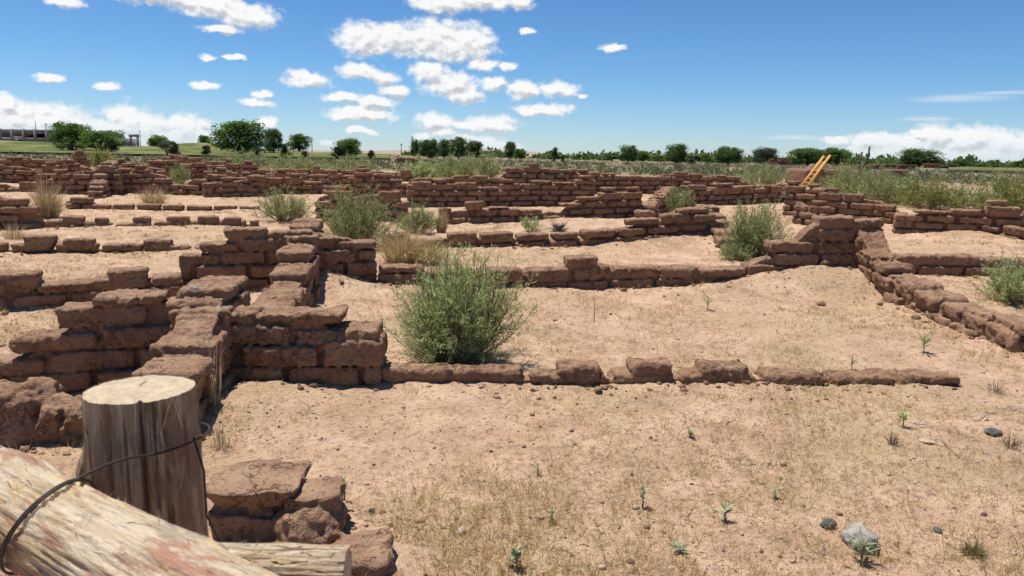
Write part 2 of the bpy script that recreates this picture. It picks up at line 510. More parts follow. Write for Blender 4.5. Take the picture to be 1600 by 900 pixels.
def mat_cut():
    m, t, b, o = new_mat("sawn_wood")
    tc = t.new('ShaderNodeTexCoord').outputs['Object']
    wv = t.new('ShaderNodeTexWave'); wv.wave_type = 'RINGS'; wv.rings_direction = 'Z'
    t.put(wv.inputs[0], tc); wv.inputs['Scale'].default_value = 22; wv.inputs['Distortion'].default_value = 2.5; wv.inputs['Detail'].default_value = 3
    n = t.noise(tc, 30, 5, .7)
    c = t.ramp(n, [(.3, (.33, .255, .165)), (.55, (.49, .40, .275)), (.8, (.60, .51, .38))])
    c = t.mix(t.math('MULTIPLY', wv.outputs[1], .3), c, (.36, .27, .17))
    c = t.mix(t.math('MULTIPLY', t.maprange(t.noise(tc, 12, 5, .7), .52, .66), .6), c, (.30, .24, .18))
    t.put(b.inputs['Base Color'], c); b.inputs['Roughness'].default_value = .8
    bump(t, b, n, .5, .006)
    return m


M_ADOBE = mat_adobe()
M_GROUND = mat_ground()
M_LEAF = mat_plain("brush_leaf", [(.2, (.25, .30, .11)), (.5, (.43, .49, .20)), (.85, (.62, .65, .32))], 4, .7, island=.6, trans=.45)
M_SAGE = mat_plain("sage_leaf", [(.2, (.19, .225, .09)), (.5, (.32, .355, .145)), (.85, (.47, .48, .22))], 4, .8, island=.6, trans=.4)
M_YLEAF = mat_plain("yellow_green_leaf", [(.2, (.15, .18, .06)), (.5, (.28, .31, .09)), (.85, (.44, .44, .14))], 4, .8, island=.6, trans=.3)
M_GREY = mat_plain("dead_twig", [(.3, (.22, .16, .11)), (.7, (.40, .32, .23))], 8, .9)
M_STEM = mat_plain("brush_stem", [(.3, (.13, .10, .06)), (.7, (.24, .20, .12))], 8, .9)
M_STRAW = mat_plain("dry_grass_blade", [(.15, (.38, .27, .14)), (.5, (.54, .42, .23)), (.85, (.70, .59, .37))], 3, .8, island=.8, trans=.2)
M_SCRUB = mat_plain("scrub_leaf", [(.2, (.10, .11, .055)), (.5, (.18, .185, .095)), (.85, (.29, .28, .155))], .05, .8, island=.5, trans=.2)
M_GOLD = mat_plain("golden_grass_blade", [(.15, (.34, .24, .11)), (.5, (.52, .39, .19)), (.85, (.68, .56, .32))], 3, .8, island=.8, trans=.35)
M_TUFT = mat_plain("yard_grass_blade", [(.15, (.30, .205, .075)), (.5, (.48, .345, .135)), (.85, (.66, .51, .24))], 3, .8, island=.8, trans=.3)
M_OLIVE = mat_plain("half_dry_blade", [(.15, (.22, .19, .08)), (.5, (.30, .27, .11)), (.85, (.40, .35, .16))], 3, .8, island=.8, trans=.2)
M_BARK = mat_plain("bark", [(.3, (.06, .045, .035)), (.7, (.14, .105, .08))], 3, .95, .03)
M_TREE_A = mat_plain("cottonwood_leaf", [(.15, (.06, .115, .022)), (.5, (.12, .205, .04)), (.85, (.21, .31, .07))], .35, .7, island=.55, trans=.45)
M_TREE_B = mat_plain("elm_leaf", [(.15, (.045, .082, .024)), (.5, (.095, .15, .042)), (.85, (.17, .235, .075))], .35, .7, island=.55, trans=.42)
M_TREE_C = mat_plain("juniper_leaf", [(.15, (.018, .030, .012)), (.5, (.034, .052, .020)), (.85, (.058, .078, .032))], .5, .8, island=.55, trans=.1)
M_TREE_D = mat_plain("russian_olive_leaf", [(.15, (.06, .075, .045)), (.5, (.10, .12, .075)), (.85, (.16, .18, .12))], .35, .8, island=.55, trans=.2)
M_ROCK_DARK = mat_plain("basalt", [(.3, (.05, .05, .055)), (.7, (.13, .13, .14))], 18, .8, .01)
M_ROCK_PALE = mat_plain("pale_stone", [(.25, (.17, .155, .125)), (.5, (.30, .275, .23)), (.75, (.40, .375, .32))], 16, .9, .02)
M_TANROCK = mat_plain("tan_stone", [(.25, (.36, .25, .16)), (.7, (.48, .35, .24))], 16, .9, .02)
M_PEB = mat_plain("pebble", [(.1, (.16, .09, .06)), (.5, (.30, .19, .13)), (.9, (.48, .36, .27))], 3, .9, island=.9)
M_LAWN = mat_plain("mown_grass", [(.32, (.050, .078, .012)), (.48, (.095, .115, .024)), (.62, (.19, .165, .07))], .10, .9)
M_POST = mat_wood("weathered_post", True)
M_RAIL = mat_wood("peeled_cedar", False)
M_CUT = mat_cut()
M_FIBRE = mat_plain("loose_fibre", [(.2, (.26, .17, .09)), (.5, (.42, .31, .19)), (.85, (.58, .48, .34))], 30, .8, island=.8, trans=.2)
M_WIRE = mat_plain("rusted_wire", [(.3, (.018, .012, .010)), (.7, (.06, .035, .025))], 60, .6, spec=.4)
M_CONC = mat_plain("concrete", [(.3, (.20, .18, .17)), (.7, (.30, .275, .26))], .4, .9)
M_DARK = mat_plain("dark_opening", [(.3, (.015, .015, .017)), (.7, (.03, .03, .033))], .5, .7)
M_PLASTER = mat_plain("mud_plaster", [(.3, (.17, .085, .055)), (.7, (.25, .14, .095))], 1.2, .95, .02)
M_REDWALL = mat_plain("red_stucco", [(.3, (.20, .07, .05)), (.7, (.28, .11, .08))], .6, .9)
M_PINE = mat_plain("pine_pole", [(.3, (.55, .27, .07)), (.7, (.68, .40, .13))], 9, .6)
M_DPOLE = mat_plain("dark_pole", [(.3, (.05, .04, .035)), (.7, (.11, .09, .075))], 5, .9)
M_WHITE = mat_plain("white_paint", [(.3, (.70, .70, .68)), (.7, (.80, .80, .78))], 3, .5)
M_STEEL = mat_plain("grey_steel", [(.3, (.20, .21, .22)), (.7, (.30, .31, .32))], 3, .5)
M_HILL = mat_plain("bare_hill", [(.3, (.28, .20, .16)), (.6, (.33, .25, .20)), (.8, (.16, .16, .11))], .01, .95)

# ------------------------------------------------------------------ adobe walls: a signed distance field of eroded bricks in mud mortar
def sdf_segment(S, thick, prof, bricks, vox, seed, z_lo, hmax, lump=0.0):
    pad = .10
    s = np.arange(-pad, S + pad, vox); t = np.arange(-thick / 2 - pad, thick / 2 + pad, vox); z = np.arange(z_lo - .03, hmax + pad, vox)
    gs, gt, gz_ = np.meshgrid(s, t, z, indexing='ij')
    D = np.full(gs.shape, .2, np.float32)
    # mortar / mud core, lower and thinner than the bricks
    hs = np.interp(s, prof[0], prof[1])
    k = max(1, int(.16 / vox)); ker = np.ones(2 * k + 1) / (2 * k + 1)
    hs = np.convolve(np.pad(hs, k, mode='edge'), ker, 'valid') - (.038 if vox < .0155 else .09)
    dz = (gz_ - hs[:, None, None]) * .85
    dt = np.abs(gt) - (thick / 2 - (.052 if vox < .0155 else .092))
    ds = np.maximum(-gs + .02, gs - (S - .02))
    D = np.minimum(D, np.maximum(np.maximum(dz, dt), ds)).astype(np.float32)
    for (s0, s1, z0, z1, off, hw, cap) in bricks:
        top_ = 1 if z1 > np.interp((s0 + s1) / 2, prof[0], prof[1]) - .03 else 0
        m = .07
        i0, i1 = np.searchsorted(s, (s0 - m, s1 + m)); k0, k1 = np.searchsorted(z, (z0 - m, z1 + m))
        if i1 <= i0 or k1 <= k0: continue
        a, b_, c = gs[i0:i1, :, k0:k1], gt[i0:i1, :, k0:k1], gz_[i0:i1, :, k0:k1]
        zr = (c - z0) / max(z1 - z0, .01)
        tap = (1 - np.clip(zr, 0, 1)) ** 2
        hx = (s1 - s0) / 2 - tap * cap * .9; hy = hw - tap * cap; hz = (z1 - z0) / 2
        r = min(((.022 if top_ == 0 else .034) if vox < .0155 else .034) + .04 * lump, hz * .85)
        qx = np.abs(a - (s0 + s1) / 2) - hx + r; qy = np.abs(b_ - off) - hy + r; qz = np.abs(c - (z0 + z1) / 2) - hz + r
        d = np.sqrt(np.maximum(qx, 0) ** 2 + np.maximum(qy, 0) ** 2 + np.maximum(qz, 0) ** 2) + np.minimum(np.maximum(np.maximum(qx, qy), qz), 0) - r
        old = D[i0:i1, :, k0:k1]
        kk = .007
        hh = np.clip(.5 + .5 * (old - d) / kk, 0, 1)
        D[i0:i1, :, k0:k1] = old * (1 - hh) + d * hh - kk * hh * (1 - hh)
    band = np.abs(D) < .09
    x, y, w = gs[band] + seed * 3.7, gt[band] + seed * 1.3, gz_[band]
    n = (.015 + .05 * lump) * fbm(x * 4.2, y * 4.2, w * 5.5, 2) + (.019 + .02 * lump) * fbm(x * 13, y * 13, w * 17, 2, .6)
    if vox < .03: n = n + .018 * vnoise(x * 36, y * 36, w * 46)
    if vox < .012:
        pit = vnoise(x * 30 + 40, y * 30, w * 38); n = n + .035 * np.clip(pit - .24, 0, 1)
    D[band] += n
    g = openvdb.FloatGrid(background=.2)
    g.copyFromArray(np.ascontiguousarray(D))
    pts, quads = g.convertToQuads(0.0)
    V = pts * vox + np.array([s[0], t[0], z[0]])
    return V, quads[:, ::-1]


def make_bricks(S, prof, caps, thick, L, ch, rnd, z_lo, wear, vox=.01, jag=0.0, stack=False):
    out = []; gv = .032 if vox < .0155 else .056; gh = .004 if vox < .0155 else .024
    ph = rnd.random() * .3
    k0 = -1
    nk = int(max(prof[1]) / ch) + 2
    for k in range(k0, nk):
        zb = k * ch + rnd.uniform(-.008, .008)
        s = -L * (ph + (.5 if k % 2 and not stack else 0))
        if stack: rnd = random.Random(int(S * 1000) + (7 if k > 1 else 3))
        while s < S:
            l = L * rnd.uniform(.86, 1.12)
            a, b = max(s, 0), min(s + l, S)
            s += l + gv
            if b - a < .12: continue
            h = float(np.mean(np.interp(np.linspace(a + .04, b - .04, 7), prof[0], prof[1])))
            if h - zb < .42 * ch: continue
            topmost = h < zb + 1.42 * ch
            top = zb + ch - gh if not topmost else h + rnd.uniform(-.008, .008)
            if topmost and zb > .05:
                q = rnd.random()
                if q < jag * .6: continue
                if q < jag: top -= .4 * ch
                elif q > 1 - jag * .5:
                    e = a + (b - a) * rnd.uniform(0, .3); out.append((e, e + (b - a) * .6, top + gh, top + ch * .75, 0, thick / 2 - .02, .03))
            off = rnd.uniform(-.012, .012)
            hw = thick / 2 - rnd.uniform(-.012, .022) + .010 * max(0, (h - top) / ch)
            cap = rnd.uniform(.0, .028) if topmost else rnd.uniform(0, .012)
            if rnd.random() < wear and not topmost: hw -= .03
            out.append((a + .004, b - .004, zb, top, off, hw, cap))
    for (a, b, top) in caps:
        out.append((a, b, top - ch * 1.25, top, rnd.uniform(-.01, .01), thick / 2 - .005, .04))
    return out


NW = [0]
def wall(label, base, top=None, hts=None, caps=(), thick=None, L=.5, ch=.148, vox=None, center=False, back=.28, wear=.15, world=False, lump=0.0, explicit=None, jag=None, stack=False, group="adobe ruin walls"):
    """base: line of the wall foot in the photo (or in metres when world). top: silhouette in the photo; hts: (fraction, metres)."""
    NW[0] += 1
    rnd = random.Random(100 + NW[0])
    if thick is None: thick = .37 if center else .30
    A, B = (np.array(p, float) if world else P(*p) for p in base)
    u = (B - A) / np.linalg.norm(B - A); nrm = np.array([-u[1], u[0]])
    if nrm @ A < 0: nrm = -nrm                        # away from the camera
    if not center: A = A + nrm * thick / 2; B = B + nrm * thick / 2
    S = float(np.linalg.norm(B - A))
    z0a, z0b = gz(*A), gz(*B)
    if top is not None:
        o = A + nrm * thick * back
        ss, hh = [], []
        def hit(px, py):
            d = ray(px, py)
            k = (o @ nrm) / (d[:2] @ nrm)
            q = k * d
            sq = float((q[:2] - o) @ u)
            zg = z0a + (z0b - z0a) * min(max(sq / S, 0), 1)
            return sq, CZ + q[2] - zg
        for (px, py) in top:
            a, b = hit(px, py); ss.append(a); hh.append(max(b, .07) + .015)
        prof = (np.array(ss), np.array(hh))
        caps = [(hit(a, y)[0], hit(b, y)[0], hit((a + b) / 2, y)[1]) for (a, b, y) in caps]
    else:
        prof = (np.array([t * S for t, _ in hts]), np.array([h for _, h in hts]))
    dist = float(np.linalg.norm((A + B) / 2))
    dist = min(dist, float(np.linalg.norm(A)), float(np.linalg.norm(B)))
    if vox is None: vox = .0105 if dist < 7.5 else .0135 if dist < 12 else .017 if dist < 20 else .021
    z_lo = -.22
    hmax = max(prof[1].max(), max([c[2] for c in caps], default=0))
    if jag is None: jag = 0.0 if dist < 14 or center else .45
    bricks = make_bricks(S, prof, caps, thick, L, ch, rnd, z_lo, wear, vox, jag, stack) if explicit is None else [(f0 * S, f1 * S, a, b, off, thick / 2 - th, tp) for (f0, f1, a, b, off, th, tp) in explicit]
    if jag: hmax += ch
    V, F = sdf_segment(S, thick, prof, bricks, vox, NW[0], z_lo, hmax, lump)
    # weave of the wall line
    wv = .05 * (vnoise(V[:, 0] * .7 + NW[0], V[:, 0] * 0, V[:, 0] * 0 + .5))
    z = V[:, 2] + z0a + (z0b - z0a) * np.clip(V[:, 0] / S, 0, 1) + .05 * vnoise(V[:, 0] * .9 + 9 + NW[0], V[:, 0] * 0, V[:, 0] * 0 + 2.5)
    xy = A + V[:, :1] * u + (V[:, 1:2] + wv[:, None]) * nrm
    left = u[0] * nrm[1] - u[1] * nrm[0] < 0
    zb = min(z0a, z0b)
    org = np.array([(A[0] + B[0]) / 2, (A[1] + B[1]) / 2, zb])
    VV = np.concatenate([xy, z[:, None]], 1) - org
    if left: F = F[:, ::-1]
    me = raw_mesh("adobe_wall", VV, F4=F, mats=[M_ADOBE], smooth=True)
    o = obj("adobe_wall", me, None, org)
    tag(o, label, "wall", group); o['kind'] = 'thing'
    WSEG.append((A, B, thick / 2))
    return o

#@@WALLS
wall("thick adobe stub three courses high, between the dry stalks and the big green bush",
     [(352, 606), (598, 606)],
     [(352, 470), (372, 482), (400, 478), (440, 470), (485, 472), (490, 488), (530, 492), (552, 515), (575, 530), (592, 545), (598, 560)], L=.53, thick=.36, back=.32)
wall("long low front wall of half buried bricks with three broken caps",
     [(592, 606), (1514, 610)],
     [(592, 576), (650, 578), (654, 563), (770, 568), (775, 577), (1088, 579), (1166, 583), (1212, 589), (1216, 577), (1313, 578), (1316, 582), (1416, 583), (1420, 586), (1514, 588)],
     caps=[(867, 937, 561), (979, 1046, 560), (1089, 1162, 564)], L=.53, thick=.23, lump=.2)
wall("stepped adobe wall behind the wooden fence post, climbing brick by brick to the right",
     [(-90, 630), (352, 606)],
     [(-90, 562), (40, 562), (48, 545), (60, 530), (95, 528), (98, 510), (130, 492), (168, 484), (171, 458), (262, 452), (266, 468), (352, 468)], L=.53)
wall("short stepped adobe wall behind the fence post with a white stone on top",
     [(-2.27, 6.1), (-1.98, 4.0)], hts=[(0, .62), (.1, .70), (.40, .69), (.42, .55), (.56, .53), (.58, .40), (.8, .38), (.85, .25), (1, .2)], center=True, world=True, L=.45)
wall("tall narrow adobe wall running away, its right face in deep shade",
     [(-2.58, 9.75), (-1.98, 6.05)], hts=[(0, .74), (.22, .72), (.24, .62), (.42, .58), (.44, .46), (.6, .42), (.62, .34), (1, .33)], center=True, world=True, L=.45)
wall("ruined adobe wall with stepped left end, just behind the narrow shaded wall",
     [(282, 462), (590, 452)],
     [(282, 440), (286, 412), (300, 410), (302, 395), (352, 390), (354, 362), (360, 358), (425, 357), (430, 364), (450, 364), (455, 358), (495, 358), (500, 362), (560, 370), (566, 374), (568, 392), (578, 394), (582, 404), (590, 412)])
wall("long adobe wall behind the big green bush with one lone brick on top",
     [(590, 452), (1375, 453)],
     [(590, 412), (650, 414), (655, 420), (812, 418), (815, 416), (856, 417), (860, 424), (870, 416), (931, 416), (994, 417), (1128, 418), (1132, 425), (1165, 412), (1168, 400), (1200, 398), (1205, 390), (1225, 385), (1235, 372), (1255, 352), (1268, 340), (1300, 336), (1340, 340), (1375, 347)],
     caps=[(881, 930, 398)], L=.52, stack=True)
wall("low adobe wall at the left edge with two loose cap bricks, behind the stepped wall",
     [(-80, 493), (285, 472)],
     [(-80, 444), (70, 446), (100, 438), (118, 440), (120, 432), (232, 433), (240, 431), (285, 429)],
     caps=[(-10, 66, 422), (169, 232, 418)], L=.52)
wall("single row of adobe bricks with three broken caps in the dry yard on the left",
     [(-60, 398), (345, 394)], [(-60, 380), (40, 382), (150, 382), (225, 383), (300, 384), (345, 386)],
     caps=[(41, 90, 368), (104, 151, 373), (226, 270, 374)], L=.56, ch=.14, thick=.24)
wall("low brick row of many single caps rising to a stack at the left edge",
     [(-40, 360), (405, 353)],
     [(-40, 302), (36, 303), (38, 314), (52, 316), (54, 330), (60, 335), (85, 345), (207, 347), (260, 345), (345, 344), (405, 343)],
     caps=[(100, 133, 337), (150, 171, 338), (208, 237, 337), (261, 297, 336), (309, 342, 336), (350, 376, 338)], L=.56, ch=.14, thick=.24)
wall("half buried brick row in dry grass below the dark wall corner on the left",
     [(100, 328), (415, 329)], [(100, 312), (120, 306), (150, 306), (156, 318), (240, 319), (330, 321), (415, 322)], L=.5, ch=.14, thick=.24)
wall("low double brick row at the left edge above the straw coloured grass clump", [(-60, 302), (62, 300)], [(-60, 282), (20, 283), (22, 291), (30, 291), (33, 284), (62, 284)])
wall("taller adobe wall left of the dark wall corner, behind the straw coloured grass clump", [(58, 303), (190, 305)],
     [(58, 288), (62, 272), (85, 271), (88, 280), (105, 267), (130, 262), (146, 263), (150, 259), (190, 261)])
wall("short adobe wall pointing forward, forming the dark shaded corner on the left", [(150, 312), (180, 290)], hts=[(0, .2), (.15, .45), (.3, .62), (.5, .75), (1, .8)], center=True, L=.45)
wall("adobe wall right of the dark shaded corner, with a green bush in its middle gap", [(183, 303), (412, 308)],
     [(183, 262), (240, 266), (245, 268), (268, 271), (272, 286), (295, 285), (300, 276), (320, 278), (325, 273), (350, 274), (380, 273), (412, 275)])
wall("far brick wall at the left edge, second from the back, cap bricks uneven", [(-60, 287), (120, 287)], [(-60, 262), (0, 258), (30, 256), (60, 261), (75, 256), (100, 262), (120, 258)])
wall("far broken brick wall behind the dark corner, beside a yellow green bush", [(100, 288), (260, 288)], [(100, 258), (130, 254), (150, 261), (175, 262), (190, 256), (215, 254), (240, 258), (260, 262)])
wall("hindmost brick wall at the far left with a small block standing proud", [(-60, 272), (142, 272)], [(-60, 248), (0, 245), (45, 243), (60, 247), (90, 246), (115, 245), (117, 238), (132, 238), (134, 246), (142, 250)])
wall("far brick wall with a pale top, before the round olive bush", [(165, 284), (330, 280)], [(165, 256), (210, 252), (235, 254), (240, 250), (265, 250), (300, 254), (330, 258)])
wall("hindmost brick wall with a flat table like cap on the left lawn side", [(235, 272), (420, 276)], [(235, 249), (252, 248), (254, 241), (278, 241), (282, 244), (300, 246), (330, 250), (345, 250), (370, 254), (420, 260)])
wall("brick wall three courses high behind the half buried row, left of centre", [(318, 309), (434, 307)], [(318, 288), (345, 281), (380, 287), (400, 294), (434, 294)])
wall("narrow brick wall left of the leafy bushes, its top course nearly whole", [(388, 303), (525, 304)], [(388, 281), (425, 277), (480, 277), (500, 284), (525, 289)])
wall("uneven far brick wall over the leafy bushes, in front of the pale brush", [(318, 292), (560, 292)], [(318, 268), (335, 266), (365, 268), (372, 275), (395, 274), (430, 270), (460, 272), (500, 268), (530, 272), (560, 272)])
wall("hindmost long brick wall left of centre, against the pale green brush", [(325, 281), (645, 284)], [(325, 255), (345, 256), (400, 257), (420, 263), (440, 264), (500, 265), (510, 262), (560, 263), (600, 266), (645, 267)])
wall("brick wall with a thick rounded pier, behind the pair of leafy bushes", [(505, 306), (650, 310)],
     [(505, 292), (535, 284), (560, 285), (563, 266), (583, 266), (586, 272), (594, 271), (612, 272), (615, 279), (650, 284)])
wall("broken adobe wall half hidden by the pair of leafy bushes left of centre", [(492, 346), (636, 350)],
     [(492, 315), (500, 300), (535, 296), (545, 303), (575, 298), (600, 297), (620, 300), (630, 306), (636, 320)])
wall("central adobe wall with a loose brick on its left and raised right end", [(690, 350), (1002, 344)],
     [(690, 326), (704, 323), (754, 323), (775, 318), (785, 320), (800, 327), (806, 319), (826, 322), (835, 328), (850, 325), (880, 326), (884, 314), (892, 308), (910, 306), (926, 300), (958, 302), (962, 300), (1002, 303)],
     caps=[(726, 752, 314)])
wall("adobe wall of neat even courses behind the raised end wall, centre of the ruin", [(636, 324), (932, 322)],
     [(636, 284), (665, 284), (672, 290), (700, 287), (712, 282), (730, 288), (745, 288), (790, 290), (800, 286), (840, 284), (932, 280)], L=.52)
wall("highest far adobe wall in the centre with a jagged crest of loose bricks", [(640, 311), (921, 309)],
     [(640, 276), (700, 275), (775, 276), (785, 270), (790, 265), (808, 261), (840, 261), (842, 257), (862, 258), (875, 262), (885, 258), (888, 263), (905, 265), (921, 266)], L=.52)
wall("far adobe wall right of the jagged crest, with rounded left end bricks", [(922, 304), (1172, 302)],
     [(922, 268), (953, 272), (992, 271), (1020, 275), (1028, 270), (1044, 268), (1072, 269), (1080, 273), (1098, 270), (1125, 271), (1130, 274), (1148, 278), (1166, 282), (1172, 290)])
wall("tumbled wall end of rounded lumps left of the small olive bush", [(1004, 348), (1048, 318)], hts=[(0, .12), (.15, .3), (.5, .42), (.8, .5), (1, .5)], center=True, L=.34, wear=.5, lump=1.0)
wall("adobe wall behind the olive green bush on the right, two courses left", [(1072, 322), (1262, 316)],
     [(1072, 291), (1090, 288), (1095, 293), (1135, 292), (1160, 292), (1163, 285), (1178, 286), (1182, 289), (1203, 289), (1206, 294), (1236, 294), (1262, 297)])
wall("two course adobe wall in the middle ground, a grey spiky plant behind it", [(598, 391), (1116, 384)],
     [(598, 365), (735, 365), (757, 363), (805, 366), (853, 365), (902, 366), (930, 363), (935, 354), (975, 351), (985, 346), (1000, 341), (1015, 337), (1025, 335), (1070, 334), (1075, 325), (1085, 320), (1108, 318), (1116, 325)], L=.52, stack=True)
wall("short sunken wall running back beside the olive green bush", [(1100, 372), (1150, 400)], hts=[(0, .5), (.3, .38), (.6, .22), (1, .08)], center=True, L=.4, wear=.4)
wall("tumbled adobe wall running forward down the right side from the tall corner", [(1338, 448), (1700, 588)],
     hts=[(0, .70), (.05, .58), (.09, .44), (.14, .34), (.2, .26), (.3, .19), (.42, .16), (.5, .14), (.58, .10), (.62, .20), (.78, .24), (1, .24)], center=True, L=.40, wear=.3, thick=.38, lump=.3, jag=.35)
wall("low adobe wall right of the tall corner, two courses, a green bush before it", [(1385, 430), (1660, 437)], [(1385, 398), (1415, 398), (1470, 398), (1527, 399), (1530, 403), (1660, 405)], L=.55)
wall("right hand adobe wall of big blocks below the dense brush", [(1395, 368), (1680, 384)],
     [(1395, 354), (1410, 341), (1424, 338), (1425, 326), (1470, 325), (1474, 323), (1512, 324), (1516, 322), (1540, 321), (1542, 318), (1565, 320), (1568, 328), (1680, 337)], L=.56)
wall("line of half buried bricks just before the big block wall at the right edge", [(1522, 374), (1680, 392)], [(1522, 356), (1560, 362), (1575, 364), (1588, 355), (1680, 362)], L=.5)
wall("stepped brick wall falling to the right below the wooden ladder", [(1222, 338), (1414, 352)],
     [(1222, 298), (1240, 291), (1275, 290), (1280, 302), (1340, 305), (1352, 307), (1384, 310), (1386, 317), (1408, 322), (1414, 334)], L=.46)
wall("crumbled brick stack between the stepped wall and the olive green bush", [(1235, 350), (1290, 356)], [(1235, 312), (1262, 310), (1266, 322), (1290, 324)], L=.4, wear=.5)
# eroded foot of a wall right beside the fence
G_E = "eroded blocks by the fence"
wall("lumpy eroded adobe blocks at the left edge behind the log rail", [(-60, 705), (128, 704)], hts=[(0, .2), (.45, .24), (.6, .14), (1, .08)], lump=1.4, group=G_E, thick=.42,
     explicit=[(0, .58, -.1, .31, 0, .02, .02), (.55, .76, -.1, .22, -.04, .05, .02), (.74, 1, -.1, .18, .02, .06, .02)])
wall("overhanging eroded adobe block right beside the fence post", [(312, 858), (470, 860)], hts=[(0, .16), (1, .14)], lump=.7, group=G_E, thick=.40,
     explicit=[(0, .98, .14, .37, 0, 0, .07), (.05, .80, -.1, .18, .02, .06, .0)])
wall("low crumbling adobe lump right of the overhanging block", [(415, 866), (528, 864)], hts=[(0, .12), (1, .10)], lump=1.3, group=G_E, thick=.34,
     explicit=[(0, .95, -.1, .15, 0, 0, .03), (.2, .62, .12, .23, .03, .06, .02), (.6, .98, .12, .20, .05, .06, .02)])
wall("flat adobe lump beside the sawn end of the lower log", [(505, 922), (622, 914)], hts=[(0, .06), (1, .05)], lump=1.0, group=G_E, thick=.30,
     explicit=[(0, 1, -.1, .12, 0, 0, .02)])
#@@END

# ------------------------------------------------------------------ ground sheet
def build_ground():
    th_d = np.linspace(-44, 44, 720); th = np.radians(np.concatenate([th_d, np.linspace(46, 314, 60)]))
    r = np.concatenate([[0.4], np.geomspace(1.0, 60, 560), np.geomspace(61, 9000, 120)])
    T, R = np.meshgrid(th, r, indexing='ij')
    X, Y = R * np.sin(T), R * np.cos(T)
    Z = H(X.ravel(), Y.ravel(), True).reshape(X.shape)
    n, m = X.shape
    V = np.stack([X, Y, Z], -1).reshape(-1, 3)
    V = np.concatenate([V, [[0, 0, 0]]])
    i = np.arange(n)[:, None]; j = np.arange(m - 1)[None]; i2 = (i + 1) % n
    F = np.stack([i * m + j, i * m + j + 1, i2 * m + j + 1, i2 * m + j], -1).reshape(-1, 4)
    c = n * m; ii = np.arange(n)
    F3 = np.stack([np.full(n, c), ii * m, ((ii + 1) % n) * m], -1)
    me = raw_mesh("ground", V, F[:, ::-1] if False else F, F3, [M_GROUND], True)
    o = obj("ground", me); o['kind'] = 'structure'
    return o

build_ground()


def build_lawn(name, th0, th1, r0, r1, lift=.06):
    th = np.radians(np.linspace(th0, th1, 90)); f = np.linspace(0, 1, 30)
    T, Fr = np.meshgrid(th, f, indexing='ij')
    e0 = r0 * (1 + .05 * vnoise(T * 30, T * 0, T * 0 + 1.1)); e1 = r1 * (1 + .06 * vnoise(T * 20, T * 0, T * 0 + 4.1))
    R = e0 + (e1 - e0) * Fr
    X, Y = R * np.sin(T), R * np.cos(T)
    Z = H(X.ravel(), Y.ravel(), True).reshape(X.shape) + lift
    n, m = X.shape
    i = np.arange(n - 1)[:, None]; j = np.arange(m - 1)[None]
    F = np.stack([i * m + j, i * m + j + 1, (i + 1) * m + j + 1, (i + 1) * m + j], -1).reshape(-1, 4)
    o = obj(name, raw_mesh(name, np.stack([X, Y, Z], -1).reshape(-1, 3), F, None, [M_LAWN], True)); o['kind'] = 'structure'

build_lawn("lawn", -50, -9, 120, 230, .3)
build_lawn("lawn", 29, 48, 120, 190, .3)


def build_hills():
    th = np.radians(np.linspace(-60, 60, 240)); k = np.array([0, .25, .6, 1.0, 1.3, 1.8])
    base = np.array([0, .5, .9, 1.0, .8, 0])
    prof = 9 + 14 * np.clip(fbm(th * 9, th * 0, th * 0 + .4, 3) + .1, 0, 1) + 14 * np.exp(-((np.degrees(th) + 4) / 5) ** 2)
    R = 2200 + 900 * k[None] + 0 * th[:, None]
    Z = prof[:, None] * base[None] * 1.0
    X, Y = R * np.sin(th)[:, None], R * np.cos(th)[:, None]
    n, m = X.shape
    i = np.arange(n - 1)[:, None]; j = np.arange(m - 1)[None]
    F = np.stack([i * m + j, i * m + j + 1, (i + 1) * m + j + 1, (i + 1) * m + j], -1).reshape(-1, 4)
    o = obj("hills", raw_mesh("hills", np.stack([X, Y, Z], -1).reshape(-1, 3), F, None, [M_HILL], True)); o['kind'] = 'structure'

build_hills()

